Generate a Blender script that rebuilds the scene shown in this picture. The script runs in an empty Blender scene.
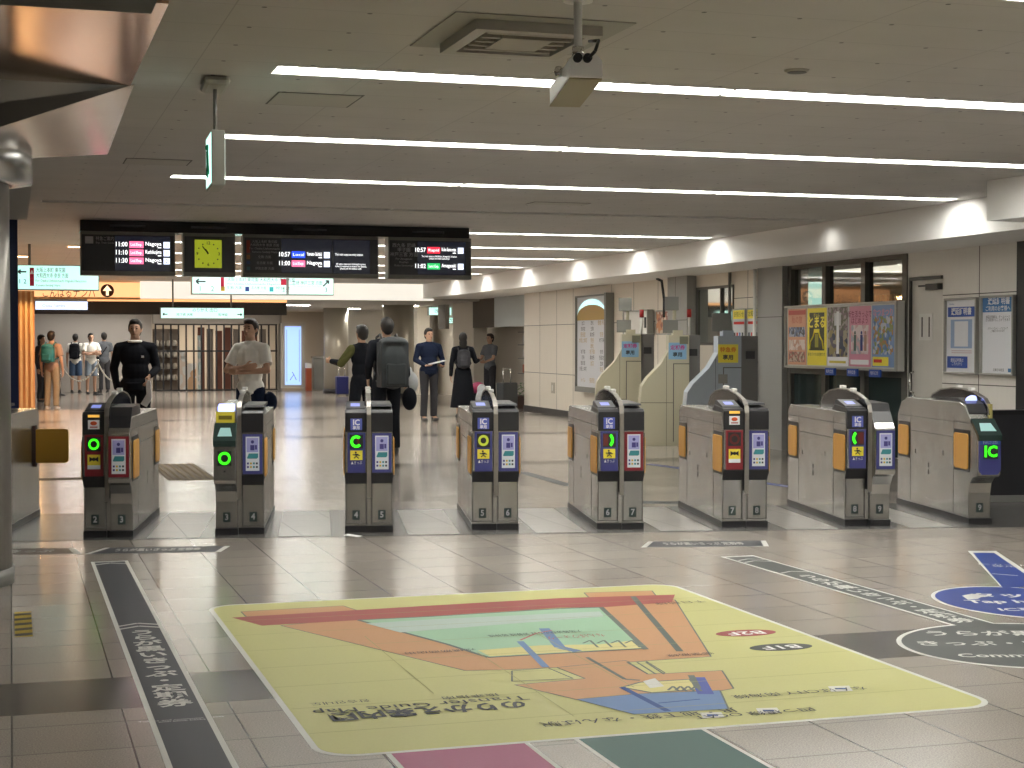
import bpy, bmesh, math, random
from mathutils import Vector, Matrix, Euler
random.seed(7)
R = math.radians
S = bpy.context.scene
COL = S.collection

# ------------------------------------------------------------------ camera
F = 1610.0
YAW = R(17.3)
PIT = math.atan(42 / F)
EYE = 1.5
cam = bpy.data.cameras.new('camera')
cam.sensor_width = 36
cam.lens = F / 1024 * 36
cam.clip_end = 300
camo = bpy.data.objects.new('camera', cam)
COL.objects.link(camo)
camo.location = (0, 0, EYE)
camo.rotation_euler = (R(90) - PIT, 0, -YAW)
S.camera = camo

def ray(px, py):
    x = (px - 512) / F; z = -(py - 384) / F
    cp, sp, cy, sy = math.cos(PIT), math.sin(PIT), math.cos(YAW), math.sin(YAW)
    Y = cp + z * sp; Z = -sp + z * cp
    return (x * cy + Y * sy, -x * sy + Y * cy, Z)
def G(px, py, z=0.0):            # survey point on a horizontal plane
    r = ray(px, py); t = (z - EYE) / r[2]
    return (r[0] * t, r[1] * t)
def PY(px, py, Y):               # survey point on a wall across the hall
    r = ray(px, py); t = Y / r[1]
    return Vector((r[0] * t, Y, EYE + r[2] * t))

# ------------------------------------------------------------------ materials
MATS = {}
def mat(name, col, rough=0.5, metal=0.0, emit=None, es=0.0, spec=0.5, noise=0.0, nscale=8.0, alpha=1.0, trans=0.0, coat=0.0, bump=0.0, aniso=None):
    if name in MATS: return MATS[name]
    m = bpy.data.materials.new(name); m.use_nodes = True
    nt = m.node_tree; b = nt.nodes['Principled BSDF']
    b.inputs['Base Color'].default_value = (*col, 1)
    b.inputs['Roughness'].default_value = rough
    b.inputs['Metallic'].default_value = metal
    b.inputs['Specular IOR Level'].default_value = spec
    b.inputs['Alpha'].default_value = alpha
    b.inputs['Transmission Weight'].default_value = trans
    b.inputs['Coat Weight'].default_value = coat
    if emit is not None:
        b.inputs['Emission Color'].default_value = (*emit, 1)
        b.inputs['Emission Strength'].default_value = es
    if noise > 0 or bump > 0:
        tc = nt.nodes.new('ShaderNodeTexCoord')
        mp = nt.nodes.new('ShaderNodeMapping')
        nt.links.new(tc.outputs['Object'], mp.inputs['Vector'])
        if aniso: mp.inputs['Scale'].default_value = aniso
        n = nt.nodes.new('ShaderNodeTexNoise'); n.inputs['Scale'].default_value = nscale; n.inputs['Detail'].default_value = 5
        nt.links.new(mp.outputs['Vector'], n.inputs['Vector'])
        if noise > 0:
            mx = nt.nodes.new('ShaderNodeMix'); mx.data_type = 'RGBA'
            mx.inputs['A'].default_value = (*[c * (1 - noise) for c in col], 1)
            mx.inputs['B'].default_value = (*[min(1, c * (1 + noise)) for c in col], 1)
            nt.links.new(n.outputs['Fac'], mx.inputs['Factor'])
            nt.links.new(mx.outputs['Result'], b.inputs['Base Color'])
        if bump > 0:
            bp = nt.nodes.new('ShaderNodeBump'); bp.inputs['Strength'].default_value = bump; bp.inputs['Distance'].default_value = 0.004
            nt.links.new(n.outputs['Fac'], bp.inputs['Height'])
            nt.links.new(bp.outputs['Normal'], b.inputs['Normal'])
    MATS[name] = m
    return m

def M_(nt, op, a, b=None, c=None):
    n = nt.nodes.new('ShaderNodeMath'); n.operation = op
    for i, v in enumerate((a, b, c)):
        if v is None: continue
        if isinstance(v, (int, float)): n.inputs[i].default_value = v
        else: nt.links.new(v, n.inputs[i])
    return n.outputs[0]
def MIX(nt, f, a, b):
    n = nt.nodes.new('ShaderNodeMix'); n.data_type = 'RGBA'
    for k, v in (('Factor', f), ('A', a), ('B', b)):
        if isinstance(v, (int, float)): n.inputs[k].default_value = v
        elif isinstance(v, tuple): n.inputs[k].default_value = (*v, 1)
        else: nt.links.new(v, n.inputs[k])
    return n.outputs['Result']

def floor_mat(name, base, bands=True, tile=True, rough=0.17):
    m = bpy.data.materials.new(name); m.use_nodes = True
    nt = m.node_tree; b = nt.nodes['Principled BSDF']
    tc = nt.nodes.new('ShaderNodeTexCoord')
    sep = nt.nodes.new('ShaderNodeSeparateXYZ'); nt.links.new(tc.outputs['Object'], sep.inputs[0])
    x, y = sep.outputs[0], sep.outputs[1]
    sp = nt.nodes.new('ShaderNodeTexNoise'); sp.inputs['Scale'].default_value = 160; sp.inputs['Detail'].default_value = 2
    nt.links.new(tc.outputs['Object'], sp.inputs['Vector'])
    big = nt.nodes.new('ShaderNodeTexNoise'); big.inputs['Scale'].default_value = 0.9; big.inputs['Detail'].default_value = 4
    nt.links.new(tc.outputs['Object'], big.inputs['Vector'])
    P = 0.43
    tx = M_(nt, 'FLOOR', M_(nt, 'DIVIDE', M_(nt, 'ADD', x, 0.01), P)); ty = M_(nt, 'FLOOR', M_(nt, 'DIVIDE', M_(nt, 'ADD', y, -7.36 + 43), P))
    cb = nt.nodes.new('ShaderNodeCombineXYZ'); nt.links.new(tx, cb.inputs[0]); nt.links.new(ty, cb.inputs[1])
    wn = nt.nodes.new('ShaderNodeTexWhiteNoise'); wn.noise_dimensions = '2D'; nt.links.new(cb.outputs[0], wn.inputs['Vector'])
    v = M_(nt, 'ADD', M_(nt, 'MULTIPLY', sp.outputs['Fac'], 1.2), 0.4)
    v = M_(nt, 'MULTIPLY', v, M_(nt, 'ADD', M_(nt, 'MULTIPLY', wn.outputs['Value'], 0.10), 0.95))
    v = M_(nt, 'MULTIPLY', v, M_(nt, 'ADD', M_(nt, 'MULTIPLY', big.outputs['Fac'], 0.24), 0.88))
    sc = nt.nodes.new('ShaderNodeVectorMath'); sc.operation = 'SCALE'
    sc.inputs[0].default_value = base; nt.links.new(v, sc.inputs['Scale'])
    col = sc.outputs[0]
    if bands:
        def inb(a, c): return M_(nt, 'MULTIPLY', M_(nt, 'GREATER_THAN', y, a), M_(nt, 'LESS_THAN', y, c))
        mk = inb(6.73, 7.36)
        for a, c in ((18.7, 19.3), (24.8, 25.5), (31, 31.7), (37.1, 37.8), (0.6, 1.2)):
            mk = M_(nt, 'ADD', mk, inb(a, c))
        col = MIX(nt, M_(nt, 'MULTIPLY', mk, 0.8), col, (0.05, 0.048, 0.045))
    if tile:
        fx = M_(nt, 'MODULO', M_(nt, 'ADD', x, 0.01 + 43 * P), P); fy = M_(nt, 'MODULO', M_(nt, 'ADD', y, -7.36 + 86 * P), P)
        lx = M_(nt, 'LESS_THAN', fx, 0.007); ly = M_(nt, 'LESS_THAN', fy, 0.009)
        col = MIX(nt, M_(nt, 'MULTIPLY', ly, 0.45), col, (0.06, 0.055, 0.05))
        col = MIX(nt, M_(nt, 'MULTIPLY', lx, 0.9), col, (0.03, 0.028, 0.026))
    nt.links.new(col, b.inputs['Base Color'])
    rg = nt.nodes.new('ShaderNodeTexNoise'); rg.inputs['Scale'].default_value = 1.2; rg.inputs['Detail'].default_value = 3
    nt.links.new(tc.outputs['Object'], rg.inputs['Vector'])
    nt.links.new(M_(nt, 'ADD', M_(nt, 'MULTIPLY', rg.outputs['Fac'], 0.05), rough - 0.02), b.inputs['Roughness'])
    b.inputs['Specular IOR Level'].default_value = 0.9
    MATS[name] = m
    return m

def ceil_mat(name, base):
    m = bpy.data.materials.new(name); m.use_nodes = True
    nt = m.node_tree; b = nt.nodes['Principled BSDF']
    tc = nt.nodes.new('ShaderNodeTexCoord')
    sep = nt.nodes.new('ShaderNodeSeparateXYZ'); nt.links.new(tc.outputs['Object'], sep.inputs[0])
    x, y = sep.outputs[0], sep.outputs[1]
    n = nt.nodes.new('ShaderNodeTexNoise'); n.inputs['Scale'].default_value = 2; n.inputs['Detail'].default_value = 6
    nt.links.new(tc.outputs['Object'], n.inputs['Vector'])
    col = MIX(nt, n.outputs['Fac'], tuple(c * 0.88 for c in base), tuple(c * 1.1 for c in base))
    fx = M_(nt, 'MODULO', M_(nt, 'ADD', x, 90), 0.9); fy = M_(nt, 'MODULO', M_(nt, 'ADD', y, 90), 0.45)
    lx = M_(nt, 'LESS_THAN', fx, 0.006); ly = M_(nt, 'LESS_THAN', fy, 0.006)
    l = M_(nt, 'MINIMUM', M_(nt, 'ADD', lx, ly), 1)
    col = MIX(nt, M_(nt, 'MULTIPLY', l, 0.28), col, (0.05, 0.05, 0.045))
    dx = M_(nt, 'SUBTRACT', M_(nt, 'MODULO', M_(nt, 'ADD', x, 90.1), 0.45), 0.225); dy = M_(nt, 'SUBTRACT', M_(nt, 'MODULO', M_(nt, 'ADD', y, 90.2), 0.45), 0.225)
    d = M_(nt, 'SQRT', M_(nt, 'ADD', M_(nt, 'MULTIPLY', dx, dx), M_(nt, 'MULTIPLY', dy, dy)))
    col = MIX(nt, M_(nt, 'MULTIPLY', M_(nt, 'LESS_THAN', d, 0.012), 0.8), col, (0.03, 0.03, 0.03))
    nt.links.new(col, b.inputs['Base Color'])
    b.inputs['Roughness'].default_value = 0.7
    MATS[name] = m
    return m

def panel_mat(name, base, pw, joints=0.6, rough=0.35):
    """wall cladding: vertical board grain"""
    return mat(name, base, rough, noise=0.05, nscale=14, aniso=(1, 1, 0.15))

FLOOR = floor_mat('granite floor', (0.365, 0.325, 0.283), rough=0.17)
BAND = floor_mat('dark granite', (0.15, 0.145, 0.14), bands=False, rough=0.25)
INLAY = floor_mat('aisle granite', (0.40, 0.385, 0.36), bands=False, rough=0.28)
CEIL = ceil_mat('ceiling board', (0.50, 0.48, 0.445))
STEEL = mat('brushed steel', (0.47, 0.47, 0.455), 0.27, 0.97, noise=0.24, nscale=5, aniso=(1, 1, 0.5))
STEEL_D = mat('dark brushed steel', (0.33, 0.31, 0.28), 0.33, 0.9, noise=0.1, nscale=25)
CHROME = mat('polished steel', (0.72, 0.72, 0.70), 0.15, 1.0)
MIRROR = mat('orange tinted mirror steel', (0.62, 0.42, 0.30), 0.14, 1.0, noise=0.06, nscale=3)  # reflected orange light painted into the steel colour
GREYMIR = mat('darkened mirror steel', (0.36, 0.36, 0.34), 0.16, 1.0)  # darker canopy steel, dark reflection put into the colour
BLACK = mat('black plastic', (0.018, 0.018, 0.02), 0.35)
BLACKG = mat('gloss black', (0.012, 0.012, 0.014), 0.08)
CHAR = mat('charcoal', (0.05, 0.052, 0.056), 0.4)
GREY = mat('grey frame', (0.22, 0.22, 0.20), 0.45, 0.3)
WHITE = mat('white paint', (0.72, 0.71, 0.67), 0.5)
BEAMW = mat('white beam paint', (0.86, 0.85, 0.82), 0.55)
WALLP = panel_mat('cream wall panel', (0.74, 0.68, 0.58), 0.9)
WALLG = panel_mat('pale grey panel', (0.76, 0.74, 0.69), 0.9)
JOINT = mat('joint shadow gap', (0.10, 0.095, 0.085), 0.7)
ORANGE = mat('orange flap', (0.66, 0.34, 0.07), 0.45, noise=0.06, nscale=20)
OLIVE = mat('amber flap', (0.40, 0.21, 0.02), 0.4)
PURPLE = mat('violet panel', (0.05, 0.055, 0.22), 0.4)
REDP = mat('dark red panel', (0.22, 0.012, 0.022), 0.4)
YEL = mat('yellow print', (0.85, 0.72, 0.06), 0.5)
WHP = mat('white print', (0.78, 0.78, 0.80), 0.5)
BLK = mat('black print', (0.02, 0.02, 0.02), 0.5)
LED = mat('green led', (0.0, 0.2, 0.0), 0.5, emit=(0.04, 1.0, 0.01), es=0.9)
LEDY = mat('dim olive led', (0.2, 0.22, 0.02), 0.5, emit=(0.28, 0.34, 0.02), es=0.6)
LEDR = mat('dim red led', (0.08, 0.01, 0.01), 0.5, emit=(0.25, 0.03, 0.01), es=0.08)
LEDB = mat('blue white led', (0.3, 0.3, 0.8), 0.5, emit=(0.35, 0.42, 1.0), es=1.2)
LAMP = mat('lamp diffuser', (1, 1, 1), 0.5, emit=(1.0, 0.988, 0.945), es=14.0)
LAMPOFF = mat('unlit diffuser', (0.24, 0.24, 0.22), 0.5)
MINT = mat('mint lit sign', (0.5, 0.6, 0.58), 0.5, emit=(0.50, 1.0, 0.88), es=0.56)
TXT_W = mat('white lit lettering', (0.8, 0.8, 0.8), 0.5, emit=(1, 1, 1), es=0.9)
TXT_G = mat('grey lettering', (0.40, 0.40, 0.42), 0.5)
TXT_D = mat('dark lettering', (0.03, 0.035, 0.04), 0.6)
GLASS = mat('tinted glass', (0.75, 0.80, 0.78), 0.02, trans=1.0)
WOOD = mat('lit wood slat', (0.58, 0.40, 0.19), 0.5, noise=0.15, nscale=6)
SKIN = mat('skin', (0.50, 0.30, 0.20), 0.55)
def simple(n, c, r=0.8, **k): return mat(n, c, r, **k)

# ------------------------------------------------------------------ mesh builder
class MB:
    def __init__(s): s.bm = bmesh.new(); s.mats = []
    def mi(s, m):
        if m is None: return 0
        if m not in s.mats: s.mats.append(m)
        return s.mats.index(m)
    def poly(s, pts, m=None):
        f = s.bm.faces.new([s.bm.verts.new(p) for p in pts]); f.material_index = s.mi(m); return f
    def box(s, a, b, m=None):
        x0, y0, z0 = a; x1, y1, z1 = b
        v = [s.bm.verts.new(p) for p in ((x0,y0,z0),(x1,y0,z0),(x1,y1,z0),(x0,y1,z0),(x0,y0,z1),(x1,y0,z1),(x1,y1,z1),(x0,y1,z1))]
        k = s.mi(m)
        for q in ((3,2,1,0),(4,5,6,7),(0,1,5,4),(1,2,6,5),(2,3,7,6),(3,0,4,7)):
            s.bm.faces.new([v[i] for i in q]).material_index = k
        return s
    def prism(s, pts, a, b, axis='x', m=None):
        """extrude a polygon; axis x: pts=(y,z); axis y: pts=(x,z); axis z: pts=(x,y)"""
        def P(p, t): return {'x': (t, p[0], p[1]), 'y': (p[0], t, p[1]), 'z': (p[0], p[1], t)}[axis]
        A = [s.bm.verts.new(P(p, a)) for p in pts]; B = [s.bm.verts.new(P(p, b)) for p in pts]
        k = s.mi(m); n = len(pts)
        fs = [s.bm.faces.new(A[::-1]), s.bm.faces.new(B)]
        for i in range(n): fs.append(s.bm.faces.new([A[i], A[(i+1) % n], B[(i+1) % n], B[i]]))
        for f in fs: f.material_index = k
        bmesh.ops.recalc_face_normals(s.bm, faces=fs)
        return s
    def cyl(s, p0, p1, r, r2=None, n=16, m=None, cap=True):
        p0, p1 = Vector(p0), Vector(p1); r2 = r if r2 is None else r2
        d = (p1 - p0).normalized(); q = d.to_track_quat('Z', 'Y'); k = s.mi(m)
        A, B = [], []
        for i in range(n):
            t = 2 * math.pi * i / n; o = Vector((math.cos(t), math.sin(t), 0))
            A.append(s.bm.verts.new(p0 + q @ (o * r))); B.append(s.bm.verts.new(p1 + q @ (o * r2)))
        fs = [s.bm.faces.new([A[i], A[(i+1) % n], B[(i+1) % n], B[i]]) for i in range(n)]
        for f in fs: f.smooth = True
        if cap: fs += [s.bm.faces.new(A[::-1]), s.bm.faces.new(B)]
        for f in fs: f.material_index = k
        return s
    def tube(s, pts, r, n=8, m=None):
        for a, b in zip(pts, pts[1:]):
            s.cyl(a, b, r, n=n, m=m)
        return s
    def ball(s, c, r, m=None, seg=16, rot=None):
        r = (r, r, r) if isinstance(r, (int, float)) else r
        Mx = Matrix.Translation(c) @ (rot.to_matrix().to_4x4() if rot else Matrix()) @ Matrix.Diagonal((*r, 1))
        k = s.mi(m)
        res = bmesh.ops.create_uvsphere(s.bm, u_segments=seg, v_segments=max(6, seg // 2 + 2), radius=1, matrix=Mx)
        for v in res['verts']:
            for f in v.link_faces: f.material_index = k; f.smooth = True
        return s
    def lathe(s, prof, c=(0, 0, 0), n=32, m=None):
        k = s.mi(m); rings = []
        for r, z in prof:
            rings.append([s.bm.verts.new((c[0] + r * math.cos(2*math.pi*i/n), c[1] + r * math.sin(2*math.pi*i/n), c[2] + z)) for i in range(n)])
        for a, b in zip(rings, rings[1:]):
            for i in range(n):
                f = s.bm.faces.new([a[i], a[(i+1) % n], b[(i+1) % n], b[i]]); f.material_index = k; f.smooth = True
        s.bm.faces.new(rings[0][::-1]).material_index = k
        s.bm.faces.new(rings[-1]).material_index = k
        return s
    def band(s, pts, w, t, m=None):
        """ribbon along pts in the yz plane, width w across x, thickness t"""
        k = s.mi(m); rings = []
        for i, p in enumerate(pts):
            a = Vector(pts[max(0, i-1)]); b = Vector(pts[min(len(pts)-1, i+1)]); d = (b - a).normalized(); nrm = Vector((-d[1], d[0])) * t / 2
            q = [(-w/2, p[0]+nrm[0], p[1]+nrm[1]), (w/2, p[0]+nrm[0], p[1]+nrm[1]), (w/2, p[0]-nrm[0], p[1]-nrm[1]), (-w/2, p[0]-nrm[0], p[1]-nrm[1])]
            rings.append([s.bm.verts.new(v) for v in q])
        for a, b in zip(rings, rings[1:]):
            for i in range(4): s.bm.faces.new([a[i], b[i], b[(i+1) % 4], a[(i+1) % 4]]).material_index = k
        s.bm.faces.new(rings[0]).material_index = k; s.bm.faces.new(rings[-1][::-1]).material_index = k
        return s
    def build(s, name, m=None, parent=None, bevel=0.0, smooth=False, xf=None):
        if m is not None and not s.mats: s.mats = [m]
        if xf is not None: s.bm.transform(xf)
        me = bpy.data.meshes.new(name)
        bmesh.ops.recalc_face_normals(s.bm, faces=s.bm.faces)
        s.bm.to_mesh(me); s.bm.free()
        for q in s.mats: me.materials.append(q)
        if smooth:
            for p in me.polygons: p.use_smooth = True
        o = bpy.data.objects.new(name, me); COL.objects.link(o)
        if parent is not None: o.parent = parent
        if bevel > 0:
            bv = o.modifiers.new('bevel', 'BEVEL'); bv.width = bevel; bv.segments = 2; bv.limit_method = 'ANGLE'; bv.angle_limit = R(40)
        return o

def tag(o, label, cat, group=None, kind=None):
    o['label'] = label; o['category'] = cat
    if group: o['group'] = group
    if kind: o['kind'] = kind
    return o
def thing(name, label, cat, loc=(0, 0, 0), rz=0.0, group=None):
    o = bpy.data.objects.new(name, None); o.empty_display_size = 0.1; COL.objects.link(o)
    o.location = loc; o.rotation_euler = (0, 0, rz)
    return tag(o, label, cat, group)
def struct(o): o['kind'] = 'structure'; return o
def copy_tree(o, parent=None):
    c = o.copy(); COL.objects.link(c)
    if parent is not None: c.parent = parent
    for ch in list(o.children): copy_tree(ch, c)
    return c

def text_mesh(s, size=0.1, bold=0.0, vertical=False, width=None):
    cu = bpy.data.curves.new('t', 'FONT'); cu.body = '\n'.join(s) if vertical else s; cu.size = size
    cu.align_x = 'CENTER'; cu.align_y = 'CENTER'; cu.offset = bold * size; cu.resolution_u = 2; cu.space_line = 0.85 if vertical else 0.9
    o = bpy.data.objects.new('t', cu); COL.objects.link(o)
    dg = bpy.context.evaluated_depsgraph_get(); dg.update()
    me = bpy.data.meshes.new_from_object(o.evaluated_get(dg))
    bpy.data.objects.remove(o); bpy.data.curves.remove(cu)
    if width and len(me.vertices):
        xs = [v.co.x for v in me.vertices]; k = width / max(1e-6, max(xs) - min(xs))
        for v in me.vertices: v.co.x *= k
    return me
def put_text(mb, s, xf, m, size=0.1, bold=0.0, vertical=False, width=None):
    me = text_mesh(s, size, bold, vertical, width); me.transform(xf)
    k = mb.mi(m); n0 = len(mb.bm.faces)
    mb.bm.from_mesh(me); mb.bm.faces.ensure_lookup_table()
    for f in mb.bm.faces[n0:]: f.material_index = k
    bpy.data.meshes.remove(me)
UPR = Matrix.Rotation(R(90), 4, 'X')
def wall_text(mb, s, x, z, y, m, size, **k):          # upright, facing -y
    put_text(mb, s, Matrix.Translation((x, y, z)) @ UPR, m, size, **k)
def floor_text(mb, s, x, y, z, m, size, rot=0.0, **k):
    put_text(mb, s, Matrix.Translation((x, y, z)) @ Matrix.Rotation(rot, 4, 'Z'), m, size, **k)

# ------------------------------------------------------------------ room shell
CH = 2.9
WA, WB = Vector((10.05, 13.0)), Vector((10.7, 34.0))
WANG = math.atan2(WB.x - WA.x, WB.y - WA.y)
def wx(y): return WA.x + (WB.x - WA.x) * (y - WA.y) / (WB.y - WA.y)
WROT = R(-90) - WANG
def beamx(y): return 9.0 + 0.022 * (y - 13.6)

struct(MB().box((-7, -6, -0.1), (16, 60, 0)).build('floor', FLOOR))
GA = R(-10.5)
gu = Vector((math.cos(GA), math.sin(GA))); gv = Vector((-math.sin(GA), math.cos(GA)))
def gp(u, v): p = gu * u + gv * v; return (p.x, p.y)
GATES = [(0.70, 12.65), (1.69, 12.54), (2.68, 12.38), (3.67, 12.22), (4.64, 11.97), (5.65, 11.80), (6.66, 11.62), (7.60, 11.45)]
gus = [gu.dot(Vector(g)) for g in GATES]
bd = MB().prism([gp(-3.0, 12.43), gp(7.9, 12.43), gp(7.9, 14.4), gp(-3.0, 14.4)], 0.0, 0.002, 'z')
struct(bd.build('trim_1', BAND))
il = MB()
edges = [(-2.2, gus[0] - 1.32)] + [(-1.58 + 0.0, gus[0] - 0.30)] + [(a + 0.30, b - 0.30) for a, b in zip(gus, gus[1:])]
for a, b in edges[1:]:
    if b - a > 0.1: il.prism([gp(a, 12.5), gp(b, 12.5), gp(b, 14.32), gp(a, 14.32)], 0.002, 0.0035, 'z')
struct(il.build('trim_2', INLAY))

# ceiling built in strips that leave the lamp slots open
SW = 0.24
ROWS = [(-3.0, 1.3), (-0.2, 1.3), (2.6, 1.3), (5.62, 3.72), (8.32, 1.3), (11.1, 1.38), (13.9, 1.3), (16.7, 0.3), (20.0, 1.3), (23.0, 1.3), (25.9, 1.3), (28.95, 1.3), (31.95, 1.3), (34.6, 1.3)]
cm = MB(); y = -6.0
for ry, rx in ROWS:
    cm.box((-7, y, CH), (16, ry - SW/2, CH + 0.2))
    xe = 8.05 if ry < 12.1 else beamx(ry) - 0.12
    cm.box((-7, ry - SW/2, CH), (rx, ry + SW/2, CH + 0.2)); cm.box((xe, ry - SW/2, CH), (16, ry + SW/2, CH + 0.2))
    y = ry + SW/2
cm.box((-7, y, CH), (16, 38.0, CH + 0.2))
struct(cm.build('ceiling', CEIL))
struct(MB().box((-7, 38.0, 2.50), (16, 60, 2.9)).build('ceiling_back', simple('back ceiling paint', (0.50, 0.48, 0.44))))
# white header across the hall, orange lit part at the left
struct(MB().box((2.86, 37.85, 2.50), (9.8, 38.0, 2.895)).build('trim_3', mat('white fascia with added glow', (0.75, 0.73, 0.68), 0.5, emit=(1.0, 0.95, 0.84), es=0.40)))  # wall-wash light on the white header put into its material as glow
# right beam
bb = MB().prism([(beamx(12.2)-.0, 12.15), (beamx(38), 38.0), (16, 38.0), (16, 11.2), (8.14, 11.2 + 0.45), (8.10, 12.15)], 2.55, CH - 0.002, 'z')
struct(bb.build('trim_4', BEAMW))
# outer walls
struct(MB().box((-7.2, -6, 0), (-7, 60, 3)).build('wall_left', simple('left wall paint', (0.40, 0.34, 0.27))))
struct(MB().box((-7, -6.2, 0), (16, -6, 3)).build('wall_back', simple('rear wall paint', (0.42, 0.40, 0.36))))
struct(MB().box((-7, 53, 0), (16, 53.2, 2.5)).build('wall_front', simple('far wall paint', (0.55, 0.53, 0.48))))
struct(MB().box((15.8, -6, 0), (16, 60, 3)).build('wall_outer', simple('outer wall paint', (0.36, 0.35, 0.32))))

# lamp fixtures
def fixture(x0, x1, ry, on=True, label='', group='ceiling strip lights'):
    t = thing('strip_light', label, 'ceiling light', ((x0 + x1) / 2, ry, CH), 0, group)
    h = (x1 - x0) / 2; w = SW / 2
    m = MB(); m.box((-h, -w, 0.11), (h, w, 0.13)); m.box((-h, -w, 0.001), (h, -w + 0.006, 0.11)); m.box((-h, w - 0.006, 0.001), (h, w, 0.11))
    m.box((-h, -w, 0.001), (-h + 0.012, w, 0.11)); m.box((h - 0.012, -w, 0.001), (h, w, 0.11))
    m.build('housing', WHITE, t)
    d = MB(); dw = 0.05 if on else w - 0.01
    d.box((-h + 0.014, -dw, 0.02), (h - 0.014, dw, 0.09))
    d.build('diffuser', LAMP if on else LAMPOFF, t, bevel=0.01)
for i, (ry, rx) in enumerate(ROWS):
    xe = 8.05 if ry < 12.1 else beamx(ry) - 0.12
    xs = [rx]
    x = 3.86 if ry < 6 and rx > 3 else 3.86
    for jx in (3.86, 6.36, 8.86):
        if jx - xs[-1] > 0.3 and xe - jx > 0.25: xs.append(jx)
    xs.append(xe)
    on = abs(ry - 16.7) > 0.1
    nth = {8.32: 'nearest full row', 11.1: 'second row from the camera', 13.9: 'third row, before the departure boards', 5.62: 'row cut by the top right corner of the view'}
    for k, (a, b) in enumerate(zip(xs, xs[1:])):
        if ry in nth:
            pos = ['left end', 'next to the left end', 'third from the left', 'right end'][k if k < len(xs) - 2 else 3]
            lb = 'strip light, %s of the %s' % (pos, nth[ry]); gr = 'ceiling strip lights'
        elif not on: lb, gr = 'unlit grey recessed strip light in the dark ceiling slot above the departure boards', 'unlit ceiling strip lights'
        elif ry > 17: lb, gr = 'thin white recessed strip light on the far ceiling beyond the departure boards', 'far ceiling strip lights'
        else: lb, gr = 'white recessed strip light on the near ceiling behind the viewer', 'near ceiling strip lights'
        fixture(a, b, ry, on, lb, gr)
# downlights at the row ends washing the beam face
def spot(loc, power, size=R(95), blend=0.6, col=(1, 0.97, 0.9), rad=0.04, rot=(0, 0, 0)):
    l = bpy.data.lights.new('downlight', 'SPOT'); l.energy = power; l.spot_size = size; l.spot_blend = blend; l.color = col; l.shadow_soft_size = rad
    o = bpy.data.objects.new('downlight', l); o.location = loc; o.rotation_euler = rot; COL.objects.link(o)
def area(loc, sx, sy, power, col=(1, 0.97, 0.92), rot=(0, 0, 0), name='area_lamp'):
    l = bpy.data.lights.new(name, 'AREA'); l.shape = 'RECTANGLE'; l.size = sx; l.size_y = sy; l.energy = power; l.color = col
    o = bpy.data.objects.new(name, l); o.location = loc; o.rotation_euler = rot; COL.objects.link(o)
for ry, rx in ROWS:
    if ry > 13: spot((beamx(ry) - 0.24, ry, CH - 0.01), 4, R(160), 1.0)
# light panels added to brighten the back hall
n = 0
for (x, y) in ((1.6, 43), (4.4, 43), (7.2, 43), (10.2, 43), (3.0, 47.5), (6.0, 47.5), (9.4, 46.9), (12.2, 41)):
    t = thing('added_panel_light', 'flat white light panel added to brighten the far hall behind the header', 'ceiling light', (x, y, 2.5), 0, 'added far hall light panels')
    MB().box((-0.5, -0.16, -0.012), (0.5, 0.16, -0.001)).build('frame', WHITE, t)
    MB().box((-0.47, -0.13, -0.02), (0.47, 0.13, -0.012)).build('diffuser', mat('added far diffuser', (1, 1, 1), 0.5, emit=(1, 0.95, 0.88), es=34), t)
# warm lamps added over the left passage for an orange glow
for (x, y) in ((0.9, 24.4), (0.2, 27.4), (1.0, 30.5), (0.2, 33.3), (-1.2, 22), (1.3, 35.6)):
    t = thing('added_warm_light', 'round warm light added for its glow above the left passage beyond the gates', 'ceiling light', (x, y, CH), 0, 'added warm downlights')
    MB().lathe([(0.09, -0.012), (0.11, -0.012), (0.11, -0.001), (0.09, -0.001)]).build('trim_ring', WHITE, t)
    MB().cyl((0, 0, -0.016), (0, 0, -0.012), 0.085).build('lens', mat('added warm lens', (1, 0.6, 0.3), 0.5, emit=(1, 0.55, 0.25), es=12), t)
    spot((x, y, CH - 0.03), 230, R(130), 0.8, (1, 0.52, 0.24), 0.08)

# ------------------------------------------------------------------ right wall (frame x runs towards the viewer along the wall, y into the wall)
def WL(y_far, y_near, name, label=None, cat=None, group=None, off=0.0, z=0.0):
    """an Empty on the wall at the middle of a stretch of wall; local x right = towards the camera, local -y = into the hall"""
    yc = (y_far + y_near) / 2
    t = bpy.data.objects.new(name, None); COL.objects.link(t)
    t.location = (wx(yc) - off, yc, z); t.rotation_euler = (0, 0, WROT)
    if label: tag(t, label, cat, group)
    return t, (y_far - y_near) / 2
def wallseg(name, y_far, y_near, z0, z1, m, joints=(), th=0.12, off=0.0, hj=()):
    t, h = WL(y_far, y_near, name, off=off)
    loc, rot = t.location.copy(), t.rotation_euler.copy(); bpy.data.objects.remove(t)
    b = MB(); b.box((-h, 0, z0), (h, th, z1), m)
    yc = (y_far + y_near) / 2
    for j in joints: b.box((yc - j - 0.006, -0.0015, z0), (yc - j + 0.006, 0.0, z1), JOINT)
    for q in hj: b.box((-h, -0.0015, q - 0.005), (h, 0.0, q + 0.005), JOINT)
    o = b.build(name); o.location = loc; o.rotation_euler = rot
    return struct(o)
wallseg('wall_right', 33.4, 24.35, 0, 2.56, WALLP, [32.2, 31.0, 29.9, 27.6, 26.4, 25.2], hj=(0.85, 1.85))
wallseg('wall_right_column', 24.35, 23.5, 0, 2.56, mat('grey column panel', (0.33, 0.33, 0.31), 0.45), [24.0], th=0.4, off=0.16, hj=(1.85,))
wallseg('wall_right_lower', 23.5, 22.0, 0, 1.45, WALLP, [22.8], hj=(0.85,))
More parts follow.
